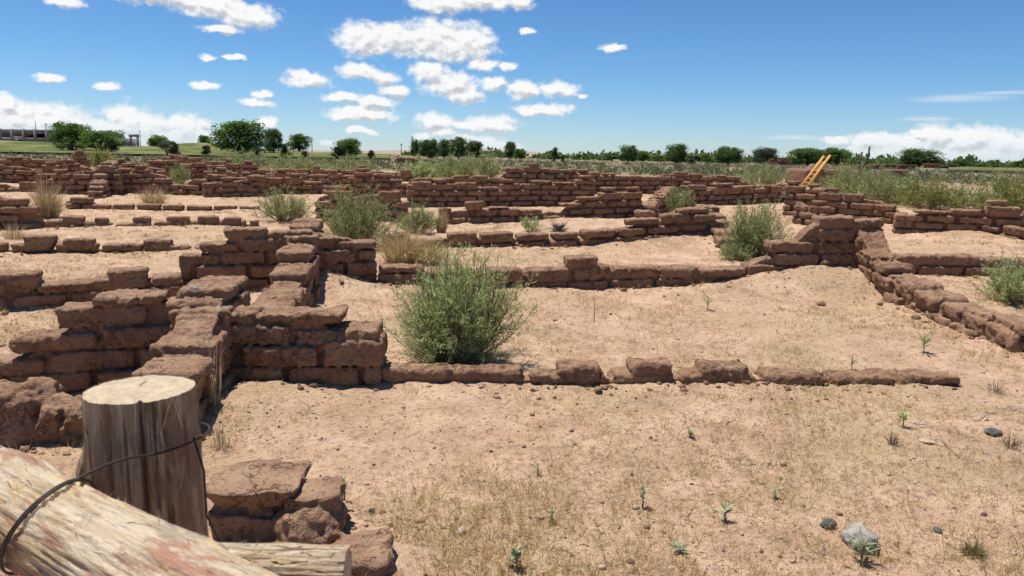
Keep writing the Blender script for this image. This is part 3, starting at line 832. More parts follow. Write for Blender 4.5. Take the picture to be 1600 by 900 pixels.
#@@PLANTS
# ------------------------------------------------------------------ brush and grass
def bush_meshes(seed, w, h, stems, leaves, leaf_l, leaf_w, mleaf, mstem, lean=0.0, droop=.0, low=.25):
    rg = np.random.default_rng(seed)
    sb = MB(); fb = MB()
    az = rg.uniform(0, 2 * np.pi, stems)
    spread = np.sqrt(rg.uniform(0, 1, stems))
    ctr = np.stack([np.cos(az), np.sin(az)], -1)
    tips = np.zeros((stems, 3))
    lob = 1 + .22 * np.sin(az * 3 + seed) + .14 * np.sin(az * 7 + seed * 2) + rg.uniform(-.3, .22, stems)
    tips[:, :2] = ctr * (spread * w * .5 * lob)[:, None]
    tips[:, 2] = h * np.sqrt(np.clip(1 - .88 * spread ** 2.4, .05, 1)) * rg.uniform(.6, 1.03, stems) * (1 + .16 * np.sin(az * 5 + seed * 3))
    base = np.concatenate([ctr * rg.uniform(0, .15, (stems, 1)) * w, np.zeros((stems, 1))], 1)
    allpts = []
    per = max(1, leaves // stems)
    for i in range(stems):
        t = np.linspace(0, 1, 6)[:, None]
        mid = base[i] * .55 + tips[i] * .45 + np.array([*(ctr[i] * w * .05), -h * .06]) + rg.normal(0, .02 * h, 3)
        pt = (1 - t) ** 2 * base[i] + 2 * t * (1 - t) * mid + t ** 2 * tips[i]
        sb.tube(pt, np.linspace(.0060, .0016, 6) * (.6 + h * .6), 4, False)
        # side twigs with their leaves
        for q in range(5):
            tt = rg.uniform(max(low, .12), .95)
            p0 = (1 - tt) ** 2 * base[i] + 2 * tt * (1 - tt) * mid + tt ** 2 * tips[i]
            dv = unit((tips[i] - base[i]) / np.linalg.norm(tips[i] - base[i]) + rg.normal(0, .62, 3))
            ln = h * rg.uniform(.14, .36)
            p1 = p0 + dv * ln * .5; p2 = p0 + dv * ln + np.array([0, 0, .1 * ln])
            sb.tube([p0, p1, p2], [.0022, .0016, .0008], 3, False)
            u = rg.uniform(.1, 1, (per // 6, 1))
            allpts.append((p0 + (p2 - p0) * u, np.repeat(dv[None], per // 6, 0)))
        u = np.clip(rg.uniform(low, 1, (per - 5 * (per // 6), 1)), 0, 1)
        pp = (1 - u) ** 2 * base[i] + 2 * u * (1 - u) * mid + u ** 2 * tips[i]
        dd = unit(2 * (1 - u) * (mid - base[i]) + 2 * u * (tips[i] - mid))
        allpts.append((pp, dd))
    pp = np.concatenate([a for a, _ in allpts]); dd = np.concatenate([b for _, b in allpts])
    pp = pp + rg.normal(0, .012, pp.shape) * h
    d = unit(dd * .75 + rg.normal(0, .55, dd.shape) + np.array([0, 0, .25 - droop]))
    side = unit(np.cross(d, rg.normal(0, 1, d.shape)))
    n = len(pp)
    fb.blades(pp, d, side, leaf_l * rg.uniform(.55, 1.3, n), leaf_w * rg.uniform(.6, 1.3, n))
    return sb.mesh("stems", [mstem]), fb.mesh("foliage", [mleaf])


def bush(name, label, px, base_y, width_px, height_px, seed, stems=60, leaves=3000, ll=.05, lw=.008, ml=None, ms=None, cat="bush", group=None, low=.25, dist=None):
    p = P(px, base_y) if dist is None else at(px, dist)
    k = math.hypot(p[0], p[1]) / FPX
    w, h = width_px * k, height_px * k
    o = thing(name, label, cat, (p[0], p[1], gz(*p) - .01), group)
    s, f = bush_meshes(seed, w, h, int(stems * 1.3), int(leaves * 1.7), ll, lw, ml or M_LEAF, ms or M_STEM, low=low)
    obj("foliage", f, o); obj("stems", s, o)
    return o

G_B = "green bushes among the ruins"
bush("green_bush", "big bright green feathery bush rooted behind the long front wall", 714, 566, 196, 168, 1, 170, 19000, .046, .0068, M_LEAF, M_STEM, group=G_B, low=.08)
bush("green_bush", "grey green bush against the broken wall left of the tan grass, behind the big bush", 560, 388, 118, 92, 2, 80, 6000, .06, .010, M_SAGE, group=G_B)
bush("green_bush", "olive green bush in front of the tall right corner wall", 1178, 402, 98, 88, 3, 90, 7000, .055, .010, M_SAGE, group=G_B)
bush("green_bush", "pale wide bush beside the half buried brick row, left of centre", 447, 345, 82, 52, 4, 60, 3600, .06, .011, M_SAGE, group=G_B)
bush("green_bush", "small olive bush before the tumbled lumps, right of centre", 1060, 334, 42, 46, 5, 36, 2200, .07, .013, M_SAGE, group=G_B)
bush("green_bush", "leafy bush next to the tan grass, right of the broken wall", 652, 365, 56, 46, 6, 40, 2600, .06, .011, M_SAGE, group=G_B)
bush("green_bush", "upright green bush at the right edge before the low two course wall", 1582, 474, 84, 62, 7, 60, 4200, .05, .009, M_LEAF, group=G_B)
bush("green_bush", "grey green bush filling the gap in the wall right of the dark corner", 283, 290, 34, 30, 8, 30, 1500, .08, .015, M_SAGE, group=G_B)
bush("green_bush", "yellow green bush standing up behind the walls on the far left", 156, 262, 36, 36, 9, 36, 1700, .12, .024, M_YLEAF, group=G_B, dist=34)
bush("green_bush", "low dark olive bush under the olive green one by the tall right corner", 1150, 406, 60, 26, 10, 40, 2000, .05, .009, M_SAGE, M_GREY, group=G_B)
bush("green_bush", "thin green shoots growing before the even courses, left of the grey spiky plant", 828, 362, 34, 26, 11, 16, 500, .07, .009, M_LEAF, group=G_B)

G_R = "brush behind the right walls"
for k, (lab, px, by, w, h, ml, st, lf) in enumerate([
    ("broad pale brush right of the ladder, highest of the brush on the right", 1345, 318, 150, 78, M_SAGE, 110, 7000),
    ("pale brush left of the wooden ladder, behind the far wall", 1186, 292, 82, 48, M_SAGE, 60, 3600),
    ("yellowish brush with dark woody base behind the big block wall", 1452, 326, 92, 54, M_YLEAF, 70, 4200),
    ("dull grey brush between the two yellowish ones behind the big block wall", 1512, 328, 80, 46, M_SAGE, 60, 3400),
    ("yellow green brush at the right edge behind the big block wall", 1578, 330, 90, 66, M_YLEAF, 80, 4600),
    ("pale brush at the foot of the broad one, above the stepped wall", 1402, 318, 80, 46, M_SAGE, 60, 3400),
    ("grey brush at the foot of the wooden ladder, right side", 1316, 306, 44, 34, M_SAGE, 50, 2800),
]):
    bush("desert_brush", lab, px, by, w, h * .76, 40 + k, st, lf, .10, .017, ml, M_GREY if 'woody' in lab or 'dull' in lab else M_STEM, "brush", G_R)
G_C = "brush behind the centre walls"
for k, (lab, px, by, w, h, ml) in enumerate([
    ("pale round brush left of the jagged crest wall", 745, 282, 92, 44, M_SAGE),
    ("greener low brush around the far mud wall", 655, 282, 66, 32, M_LEAF),
    ("pale flat brush above the hindmost long wall, left of the far mud wall", 545, 276, 100, 32, M_SAGE),
    ("pale flat brush left of the dark junipers, above the hindmost long wall", 460, 272, 90, 28, M_SAGE),
    ("pale brush near the big round cottonwood, above the table capped wall", 385, 262, 80, 26, M_SAGE),
    ("short pale brush between the far mud wall and the jagged crest", 700, 280, 60, 34, M_SAGE),
]):
    bush("desert_brush", lab, px, by, w, h, 60 + k, 60, 3000, .13, .024, ml, M_STEM, "brush", G_C)


def grass_mesh(seed, w, h, blades, bw, mat, flop=.5):
    rg = np.random.default_rng(seed); mb = MB()
    az = rg.uniform(0, 2 * np.pi, blades); sp = rg.uniform(0, 1, blades) ** .7
    c = np.stack([np.cos(az), np.sin(az), 0 * az], -1)
    b = c * (rg.uniform(0, .22, blades) * w)[:, None]
    top = c * (sp * w * .5)[:, None]; top[:, 2] = h * np.sqrt(np.clip(1 - .75 * sp ** 2, 0.1, 1)) * rg.uniform(.3, 1.15, blades) * (1 + .25 * np.sin(az * 3 + seed))
    mid = b * .5 + top * .5; mid[:, 2] += h * .16 * flop
    tip = top + c * (flop * .12 * w); tip[:, 2] -= flop * .10 * h * rg.uniform(0, 1, blades)
    s1 = unit(np.cross(top - b, rg.normal(0, 1, b.shape))) * bw
    V = np.stack([b - s1, b + s1, mid - s1 * .8, mid + s1 * .8, tip], 1).reshape(-1, 3)
    k = np.arange(blades)[:, None] * 5
    mb.add(V, np.concatenate([k + np.array([[0, 1, 3, 2]])]), np.concatenate([k + np.array([[2, 3, 4]])]))
    return mb.mesh("bunch_grass", [mat])


def grass(label, px, by, wpx, hpx, seed, blades, bw=.003, mat=None, flop=.5, name="bunch_grass"):
    p = P(px, by); k = math.hypot(p[0], p[1]) / FPX
    o = obj(name, grass_mesh(seed, wpx * k, hpx * k, blades, bw, mat or M_STRAW, flop), None, (p[0], p[1], gz(*p) - .01))
    return tag(o, label, "dry grass", "dry grass clumps")

grass("round straw coloured grass clump between the low rows on the left", 74, 340, 58, 52, 1, 900, .0045)
grass("small tan grass clump against the adobe wall right of the dark corner", 240, 316, 60, 26, 2, 350, .005)
grass("tan grass clump on top of the wall behind the loose brick in the centre", 716, 322, 46, 34, 3, 420, .005)
grass("dark tan grass tuft leaning against the left end of the centre wall", 690, 364, 30, 40, 4, 420, .004)
grass("golden dry grass thicket left of the big green bush, below the broken wall", 630, 410, 116, 66, 5, 900, .003, M_GOLD, .9)
grass("golden dry grass behind the big green bush, right of the golden thicket", 672, 412, 86, 46, 6, 520, .003, M_GOLD, .9)
grass("tall pale dry stalks beside the fence post, in front of the shaded wall", 338, 655, 62, 150, 7, 24, .0016, flop=1.2)
grass("pale dry grass clump at the foot of the fence post, before the block", 345, 704, 56, 50, 8, 70, .0018)
grass("brown dead weed near the right edge above the twigs", 1578, 700, 46, 24, 9, 70, .0018, M_GREY)
grass("thin dead weed right of the end of the long front wall", 1556, 618, 40, 28, 10, 60, .0018, M_GREY)
grass("tan tuft with thin seed stalks at the left edge below the stack of bricks", 20, 372, 44, 26, 11, 160, .003)
grass("dry brown weed before the twigs on the right", 1395, 698, 34, 22, 12, 70, .0018, M_GREY)
grass("olive grass tuft at the bottom right corner", 1520, 872, 50, 30, 13, 220, .0018, M_OLIVE)


def spiky(label, px, by, wpx, hpx, seed, blades, lw, mat, name="small_weed", cat="weed", group="small weeds on the bare yard", up=.9, stem=True):
    p = P(px, by); k = math.hypot(p[0], p[1]) / FPX
    w, h = wpx * k, hpx * k
    rg = np.random.default_rng(seed); mb = MB()
    o = thing(name, label, cat, (p[0], p[1], gz(*p) - .005), group)
    if stem:
        sb = MB()
        hub = np.array([0, 0, h * .55])
        sb.tube([(0, 0, 0), (w * .03, 0, h * .3), hub, (w * .02, w * .02, h * .9)], [.005, .004, .003, .0015], 5)
        obj("stem", sb.mesh("stem", [M_STEM]), o)
        zs = rg.uniform(.35, .95, blades) * h
    else: zs = np.full(blades, .01)
    az = rg.uniform(0, 2 * np.pi, blades)
    d = unit(np.stack([np.cos(az), np.sin(az), rg.uniform(.05, up * 1.6, blades)], -1))
    b = np.zeros((blades, 3)); b[:, 2] = zs
    side = unit(np.cross(d, np.array([0, 0, 1.0]) + rg.normal(0, .3, (blades, 3))))
    mb.blades(b, d, side, w * .58 * rg.uniform(.6, 1.1, blades), np.full(blades, lw * 1.35) * rg.uniform(.7, 1.3, blades))
    obj("leaves", mb.mesh("leaves", [mat]), o)
    return o

M_WEED = mat_plain("weed_leaf", [(.2, (.20, .235, .12)), (.6, (.38, .41, .24)), (.9, (.52, .53, .36))], 30, .7, island=.5, trans=.15)
M_BLUE = mat_plain("blue_grey_leaf", [(.2, (.08, .09, .085)), (.6, (.17, .185, .18)), (.9, (.30, .31, .31))], 20, .7, island=.5)
spiky("upright pale green weed in the middle of the front yard", 1004, 790, 24, 36, 1, 26, .009, M_WEED)
spiky("tiny forked weed on a bare stalk, left of the upright pale one", 862, 819, 26, 32, 2, 10, .006, M_WEED)
spiky("pale thistle like weed at the bottom edge, before the bare stalk weed", 806, 892, 38, 40, 3, 30, .012, M_WEED)
spiky("pale leafy weed right of the upright one, left of the black stone", 1132, 812, 32, 24, 4, 26, .010, M_WEED)
spiky("pale broad leaved weed growing against the pale grey stone", 1345, 881, 50, 34, 5, 44, .008, M_WEED)
spiky("flat grey weed at the bottom, between the thistle and the pale leafy weed", 1062, 866, 36, 16, 6, 24, .008, M_WEED, up=.4)
spiky("small dark green weed right below the worn front wall", 1078, 687, 18, 14, 7, 26, .008, M_LEAF)
spiky("dark green weed under the right end of the front wall", 1410, 670, 26, 22, 8, 34, .007, M_LEAF)
spiky("small bluish weed in the front yard left of the middle", 840, 742, 14, 20, 9, 16, .006, M_LEAF)
spiky("lone dark stalk weed left of the bare front yard, above the adobe lump", 538, 780, 24, 46, 10, 12, .006, M_LEAF)
spiky("dull green weed behind the right end of the front wall", 1442, 553, 34, 24, 11, 34, .008, M_SAGE)
spiky("small grey weed lying before the worn bricks on the right", 1210, 776, 28, 18, 12, 20, .006, M_WEED, up=.5)
spiky("round blue grey spiky plant behind the two course wall", 873, 363, 40, 22, 13, 160, .012, M_BLUE, "spiky_plant", "plant", None, 1.0, False)
spiky("small green weed between the long front wall and the wall behind it", 1330, 578, 22, 16, 14, 24, .007, M_SAGE)
spiky("faint dark weed in the walled yard right of the big bush", 1105, 486, 24, 22, 15, 30, .007, M_SAGE)
spiky("spindly brown weed stalk in the walled yard right of the big bush", 928, 505, 16, 38, 16, 10, .005, M_GREY)
spiky("dark branching cholla cactus on the far left before the lawn", 203, 0, 20, 24, 17, 40, .05, M_TREE_C, "cholla_cactus", "cactus", None, 1.2, False) if False else None


def far_plant(name, label, cat, px, dist, w, h, seed, n, lw, mat):
    p = at(px, dist); rg = np.random.default_rng(seed); mb = MB()
    for i in range(n):
        a = rg.uniform(0, 6.28); q = np.array([0, 0, 0.]); pts = [q]
        d = unit(np.array([math.cos(a) * .6, math.sin(a) * .6, 1.]))
        for s in range(4):
            q = q + d * h * .27; pts.append(q); d = unit(d + rg.normal(0, .45, 3) + np.array([0, 0, .15]))
        mb.tube(np.array(pts) * np.array([w / h * 1.2, w / h * 1.2, 1]), [lw, lw, lw * .9, lw * .8, lw * .5], 5)
    return tag(obj(name, mb.mesh(name, [mat]), None, (p[0], p[1], gz(*p))), label, cat)

far_plant("cholla_cactus", "dark branching cactus standing behind the far left walls", "cactus", 203, 36, .42, .62, 5, 9, .022, M_TREE_C)


def scatter_pts(rg, n, rmin, rmax, half=40, power=.55):
    th = np.radians(rg.uniform(-half, half, n)); r = rmin + (rmax - rmin) * rg.uniform(0, 1, n) ** (1 / power) if power < 1 else rg.uniform(rmin, rmax, n)
    r = np.exp(rg.uniform(math.log(rmin), math.log(rmax), n))
    return r * np.sin(th), r * np.cos(th)


def clear_of_walls(x, y, gap=.02):
    ok = np.ones(len(x), bool)
    for (a, b, hw) in WSEG:
        ab = b - a; t = np.clip(((x - a[0]) * ab[0] + (y - a[1]) * ab[1]) / (ab @ ab), 0, 1)
        ok &= np.hypot(x - a[0] - t * ab[0], y - a[1] - t * ab[1]) > hw + gap
    return ok


def stuff(name, me, label=None):
    o = obj(name, me); o['kind'] = 'stuff'
    if label: o['label'] = label; o['category'] = name.replace('_', ' ')
    return o


def scatter_grass():
    rg = np.random.default_rng(21); mb = MB()
    x, y = scatter_pts(rg, 24000, 2.2, 26)
    dens = fbm(x * .9, y * .9, x * 0 + 6.2, 3)
    keep = clear_of_walls(x, y, .0) & (dens > rg.uniform(-.32, .34, len(x)))
    x, y = x[keep], y[keep]
    z = H(x, y, True)
    nb = 18
    n = len(x) * nb
    B = np.repeat(np.stack([x, y, z - .004], -1), nb, 0)
    size = np.repeat(rg.gamma(3.0, .36, len(x)).clip(.3, 2.4), nb)
    a = rg.uniform(0, 2 * np.pi, n)
    B[:, 0] += np.cos(a) * .022 * size; B[:, 1] += np.sin(a) * .022 * size
    d = unit(np.stack([np.cos(a) * .75, np.sin(a) * .75, rg.uniform(.3, 2.0, n)], -1))
    side = unit(np.cross(d, rg.normal(0, 1, d.shape)))
    r = np.hypot(B[:, 0], B[:, 1])
    mb.blades(B, d, side, .040 * size * rg.uniform(.5, 1.3, n), np.maximum(.0022, r * .00036))
    return mb.mesh("dry_grass", [M_TUFT])


def scatter_litter():
    rg = np.random.default_rng(22); mb = MB()
    x, y = scatter_pts(rg, 60000, 2.2, 22)
    dens = fbm(x * 1.3, y * 1.3, x * 0 + 2.2, 3)
    keep = clear_of_walls(x, y, .0) & (dens > rg.uniform(-.5, .35, len(x)))
    x, y = x[keep], y[keep]; n = len(x)
    B = np.stack([x, y, H(x, y, True) + .002], -1)
    a = rg.uniform(0, 2 * np.pi, n)
    d = unit(np.stack([np.cos(a), np.sin(a), rg.uniform(-.02, .22, n)], -1))
    side = unit(np.cross(d, np.array([[0, 0, 1.]])))
    mb.blades(B, d, side, rg.uniform(.015, .085, n), np.maximum(.0024, np.hypot(x, y) * .0005))
    return mb.mesh("straw_litter", [M_STRAW])


_ico = None
def ico(sub=1):
    t = (1 + 5 ** .5) / 2
    V = np.array([(-1, t, 0), (1, t, 0), (-1, -t, 0), (1, -t, 0), (0, -1, t), (0, 1, t), (0, -1, -t), (0, 1, -t), (t, 0, -1), (t, 0, 1), (-t, 0, -1), (-t, 0, 1)], float)
    F = np.array([(0, 11, 5), (0, 5, 1), (0, 1, 7), (0, 7, 10), (0, 10, 11), (1, 5, 9), (5, 11, 4), (11, 10, 2), (10, 7, 6), (7, 1, 8), (3, 9, 4), (3, 4, 2), (3, 2, 6), (3, 6, 8), (3, 8, 9), (4, 9, 5), (2, 4, 11), (6, 2, 10), (8, 6, 7), (9, 8, 1)])
    V = unit(V)
    for _ in range(sub):
        cache = {}; V = list(V); NF = []
        def mid(a, b):
            k = (min(a, b), max(a, b))
            if k not in cache: cache[k] = len(V); V.append(unit((V[a] + V[b]) / 2))
            return cache[k]
        for (a, b, c) in F:
            ab, bc, ca = mid(a, b), mid(b, c), mid(c, a); NF += [(a, ab, ca), (b, bc, ab), (c, ca, bc), (ab, bc, ca)]
        V = np.array(V); F = np.array(NF)
    return np.array(V), np.array(F)


def scatter_pebbles():
    rg = np.random.default_rng(23); mb = MB()
    x, y = scatter_pts(rg, 7000, 2.2, 13)
    keep = clear_of_walls(x, y, -.02); x, y = x[keep], y[keep]; n = len(x)
    V, F = ico(0)
    near = np.exp(-np.zeros(n))
    s = np.exp(rg.normal(math.log(.0045), .6, n)).clip(.002, .03)
    Z = H(x, y, True)
    sc = rg.uniform(.6, 1.3, (n, 1, 3)) * s[:, None, None]; sc[..., 2] *= .7
    VV = V[None] * sc * rg.uniform(.75, 1.2, (n, 12, 1)) + np.stack([x, y, Z + s * .2], -1)[:, None]
    FF = F[None] + (np.arange(n) * 12)[:, None, None]
    mb.add(VV.reshape(-1, 3), None, FF.reshape(-1, 3))
    return mb.mesh("gravel", [M_PEB])


def scatter_scrub():
    rg = np.random.default_rng(24); mb = MB()
    n = 3600
    th = np.radians(rg.uniform(-42, 42, n)); r = np.exp(rg.uniform(math.log(40), math.log(260), n))
    x, y = r * np.sin(th), r * np.cos(th)
    lawn = ((np.degrees(th) < -11) & (r > 128)) | ((np.degrees(th) > 29) & (r > 122))
    keep = ~(lawn & (rg.random(n) < .93)); x, y, r = x[keep], y[keep], r[keep]; n = len(x)
    z = H(x, y, True); q = 34
    s = rg.uniform(.18, .5, n)
    C = np.repeat(np.stack([x, y, z], -1), q, 0); S = np.repeat(s, q)
    dv = rg.normal(0, 1, (n * q, 3)); dv[:, 2] = np.abs(dv[:, 2]); dv = unit(dv)
    Pp = C + dv * (S * rg.uniform(.2, 1, n * q))[:, None] * np.array([1, 1, .8])
    d = unit(dv + rg.normal(0, .5, dv.shape) + np.array([0, 0, .3])); side = unit(np.cross(d, rg.normal(0, 1, d.shape)))
    mb.blades(Pp, d, side, S * .5, S * .16)
    return mb.mesh("scrub", [M_SCRUB])

stuff("dry_grass", scatter_grass())
stuff("straw_litter", scatter_litter())
def scatter_crumbs():
    rg = np.random.default_rng(29); mb = MB(); X, Y = [], []
    for (a, b, hw) in WSEG:
        if min(np.linalg.norm(a), np.linalg.norm(b)) > 16: continue
        L = np.linalg.norm(b - a); n = int(55 * L); u = (b - a) / L; nr = np.array([-u[1], u[0]])
        t = rg.uniform(0, L, n); o = (hw + rg.exponential(.10, n) - .02) * rg.choice([-1, 1], n)
        q = a + t[:, None] * u + o[:, None] * nr; X.append(q[:, 0]); Y.append(q[:, 1])
    x, y = np.concatenate(X), np.concatenate(Y); n = len(x); V, F = ico(1); m = len(V)
    s = np.exp(rg.normal(math.log(.010), .6, n)).clip(.004, .045); Z = H(x, y, True)
    sc = rg.uniform(.6, 1.3, (n, 1, 3)) * s[:, None, None]; sc[..., 2] *= .7
    VV = V[None] * sc * rg.uniform(.72, 1.25, (n, m, 1)) + np.stack([x, y, Z + s * .2], -1)[:, None]
    mb.add(VV.reshape(-1, 3), None, (F[None] + (np.arange(n) * m)[:, None, None]).reshape(-1, 3))
    return mb.mesh("adobe_crumbs", [M_ADOBE])

stuff("adobe_crumbs", scatter_crumbs())
stuff("gravel", scatter_pebbles())
stuff("scrub", scatter_scrub())

# ------------------------------------------------------------------ stones, twigs
def stone(label, px, by, wpx, hpx, seed, mat, name="stone", flat=.6, z=None, d=None):
    p = P(px, by) if d is None else d
    k = math.hypot(p[0], p[1]) / FPX; w = wpx * k
    V, F = ico(4 if wpx > 40 else 3)
    n = fbm(V[:, 0] * 1.6 + seed, V[:, 1] * 1.6, V[:, 2] * 1.6, 4, .55)
    V = V * (1 + .38 * n)[:, None] * np.array([.5, .38, .5 * flat]) * w
    o = obj(name, raw_mesh(name, V, None, F, [mat], True), None, (p[0], p[1], (gz(*p) if z is None else z) + w * flat * .22))
    o.rotation_euler = (0, 0, seed * 1.7)
    return tag(o, label, "stone", "stones lying about")

stone("pale grey rough stone, largest in the front yard", 1345, 856, 60, 44, 1, M_ROCK_PALE, flat=.78)
stone("black stone in the front yard, just left of the pale grey one", 1295, 820, 26, 16, 2, M_ROCK_DARK)
stone("small dark stone right of the pale grey one", 1464, 832, 13, 8, 3, M_ROCK_DARK)
stone("flat dark blue grey stone near the right edge among twigs", 1551, 680, 24, 9, 4, M_ROCK_DARK, flat=.35)
stone("small brown clod before the middle of the long front wall", 776, 622, 17, 8, 5, M_ADOBE, "clod", .6)
stone("little dark stone before the adobe lump at the lower left", 580, 797, 11, 8, 6, M_ROCK_DARK)
stone("flat tan stone near the twigs on the right", 1448, 694, 22, 6, 7, M_TANROCK, flat=.22)
stone("reddish boulder lying below the tall right corner", 1286, 452, 24, 14, 8, M_ADOBE, "clod", .7)
stone("dark clod in the yard below the tumbled right wall", 1283, 478, 12, 7, 9, M_ADOBE, "clod", .7)
stone("white stone lying on the flat cap bricks behind the fence post", 286, 455, 16, 11, 10, M_ROCK_PALE, flat=.6, d=np.array([-2.27, 5.42]), z=gz(-2.27, 5.42) + .665)


def twig(label, pts, r=.003, seed=0, mat=None):
    rg = np.random.default_rng(seed); mb = MB()
    Q = np.array([P(*q) for q in pts]); t = np.linspace(0, len(Q) - 1, 14)
    xy = np.stack([np.interp(t, np.arange(len(Q)), Q[:, k]) for k in (0, 1)], -1) + rg.normal(0, .008, (14, 2))
    z = H(xy[:, 0], xy[:, 1], True) + .006 + np.abs(rg.normal(0, .012, 14))
    c = np.concatenate([xy, z[:, None]], 1); o0 = c[0].copy(); c -= o0
    mb.tube(c, np.linspace(r, r * .4, 14), 5)
    for k in (4, 7, 10):
        dv = c[k + 1] - c[k]; sd = unit(dv + rg.normal(0, .6, 3) * np.linalg.norm(dv)); sd[2] = abs(sd[2]) * .3
        mb.tube([c[k], c[k] + sd * .05, c[k] + sd * .11], [r * .6, r * .4, r * .2], 4)
    return tag(obj("twig", mb.mesh("twig", [mat or M_PALETWIG]), None, o0), label, "twig", "dry twigs on the yard")

M_PALETWIG = mat_plain("bleached_twig", [(.3, (.34, .27, .20)), (.7, (.52, .45, .36))], 20, .8)
twig("pale forked twig arching near the right edge", [(1520, 660), (1550, 648), (1575, 642), (1600, 645)], .004, 1)
twig("long thin dead branch lying across the right of the front yard", [(1420, 668), (1470, 672), (1510, 682), (1550, 720)], .003, 2, M_GREY)
twig("bleached short twig in the middle of the front yard", [(1215, 742), (1230, 748), (1236, 760)], .003, 3)
twig("pair of pale straws before the adobe lump at the lower left", [(556, 808), (580, 815), (606, 814)], .0025, 4)
twig("thin dead branch near the foot of the shaded front wall", [(470, 640), (500, 655), (540, 652)], .0025, 5)
twig("dark twig lying at the right, below the long dead branch", [(1462, 690), (1480, 705), (1500, 722)], .003, 6, M_GREY)
twig("curved pale twig near the bottom, left of the pale grey stone", [(1285, 856), (1291, 868), (1280, 874)], .0025, 7)

#@@TREES
# ------------------------------------------------------------------ trees on the skyline
def tree_meshes(seed, kind):
    """unit tree: 1 m tall, about 1 m wide"""
    rg = np.random.default_rng(seed); tb = MB(); cb = MB()
    if kind == 'juniper': nb, lo, leaf, th = 16, .0, .06, .10
    elif kind == 'bush': nb, lo, leaf, th = 14, .0, .07, .08
    else: nb, lo, leaf, th = 60, .06, .048, .20
    C, Rr = [], []
    for i in range(nb):
        a = rg.uniform(0, 6.283); f = rg.uniform(0, 1)
        zz = lo + .10 + (1 - lo - .24) * rg.uniform(0, 1) ** .85
        zc = (zz - lo) / (1 - lo)
        env = (math.sin(math.pi * (zc * .70 + .20)) ** .55) * .37
        if kind == 'juniper': env = .40 * (1 - zc) ** .5
        rad = env * math.sqrt(f)
        C.append((rad * math.cos(a), rad * math.sin(a), zz)); Rr.append(rg.uniform(.06, .18) * (1.1 if kind != 'juniper' else 1.15))
    C = np.array(C); Rr = np.array(Rr)
    q = 9500 // nb if kind == 'tree' else 3000 // nb
    cc = np.repeat(C, q, 0); rr = np.repeat(Rr, q)
    dv = unit(rg.normal(0, 1, (nb * q, 3)))
    pp = cc + dv * (rr * rg.uniform(.3, 1.25, nb * q) ** .6)[:, None] * np.array([1.05, 1.05, .8])
    pp = pp[pp[:, 2] > lo * .8]
    n = len(pp)
    d = unit(rg.normal(0, 1, (n, 3)) + np.array([0, 0, -.2])); side = unit(np.cross(d, rg.normal(0, 1, (n, 3))))
    cb.blades(pp, d, side, leaf * rg.uniform(.5, 1.2, n), leaf * .7 * rg.uniform(.5, 1.2, n))
    top = np.array([rg.uniform(-.03, .03), rg.uniform(-.03, .03), th + .15])
    tb.tube([(0, 0, -.03), (.005, 0, th * .5), top * .9, top + np.array([0, 0, .3])], [.040, .032, .026, .010], 8)
    for i in range(7):
        j = rg.integers(nb); e = C[j]
        m = (top + e) / 2 + np.array([0, 0, -.04])
        tb.tube([top * np.array([1, 1, .8]), m, e], [.018, .012, .005], 5)
    return tb, cb

LIB = {}
def tree_lib(kind, mat, var):
    key = (kind, mat.name, var)
    if key not in LIB:
        tb, cb = tree_meshes(hash((kind, var)) % 1000 if False else {'tree': 0, 'juniper': 300, 'bush': 600}[kind] + var * 17 + 3, kind)
        LIB[key] = (tb.mesh("trunk", [M_BARK]), cb.mesh("crown", [mat]))
    return LIB[key]


def tree(name, label, px0, px1, top_y, dist, kind, mat, var, group="trees on the skyline"):
    px = (px0 + px1) / 2
    p = at(px, dist); z = gz(*p)
    d = ray(px, top_y); k = dist / d[1]
    h = CZ + k * d[2] - z
    big = 1.08 if mat is M_TREE_B else .97
    h *= big
    w = (px1 - px0) / FPX * math.hypot(*p) * 1.04 * big
    o = thing(name, label, "tree", (p[0], p[1], z - .02 * h), group, rz=var * 1.3 + px)
    t, c = tree_lib(kind, mat, var)
    for nm, me in (("trunk", t), ("crown", c)):
        q = obj(nm, me, o); q.scale = (w, w, h)
    return o

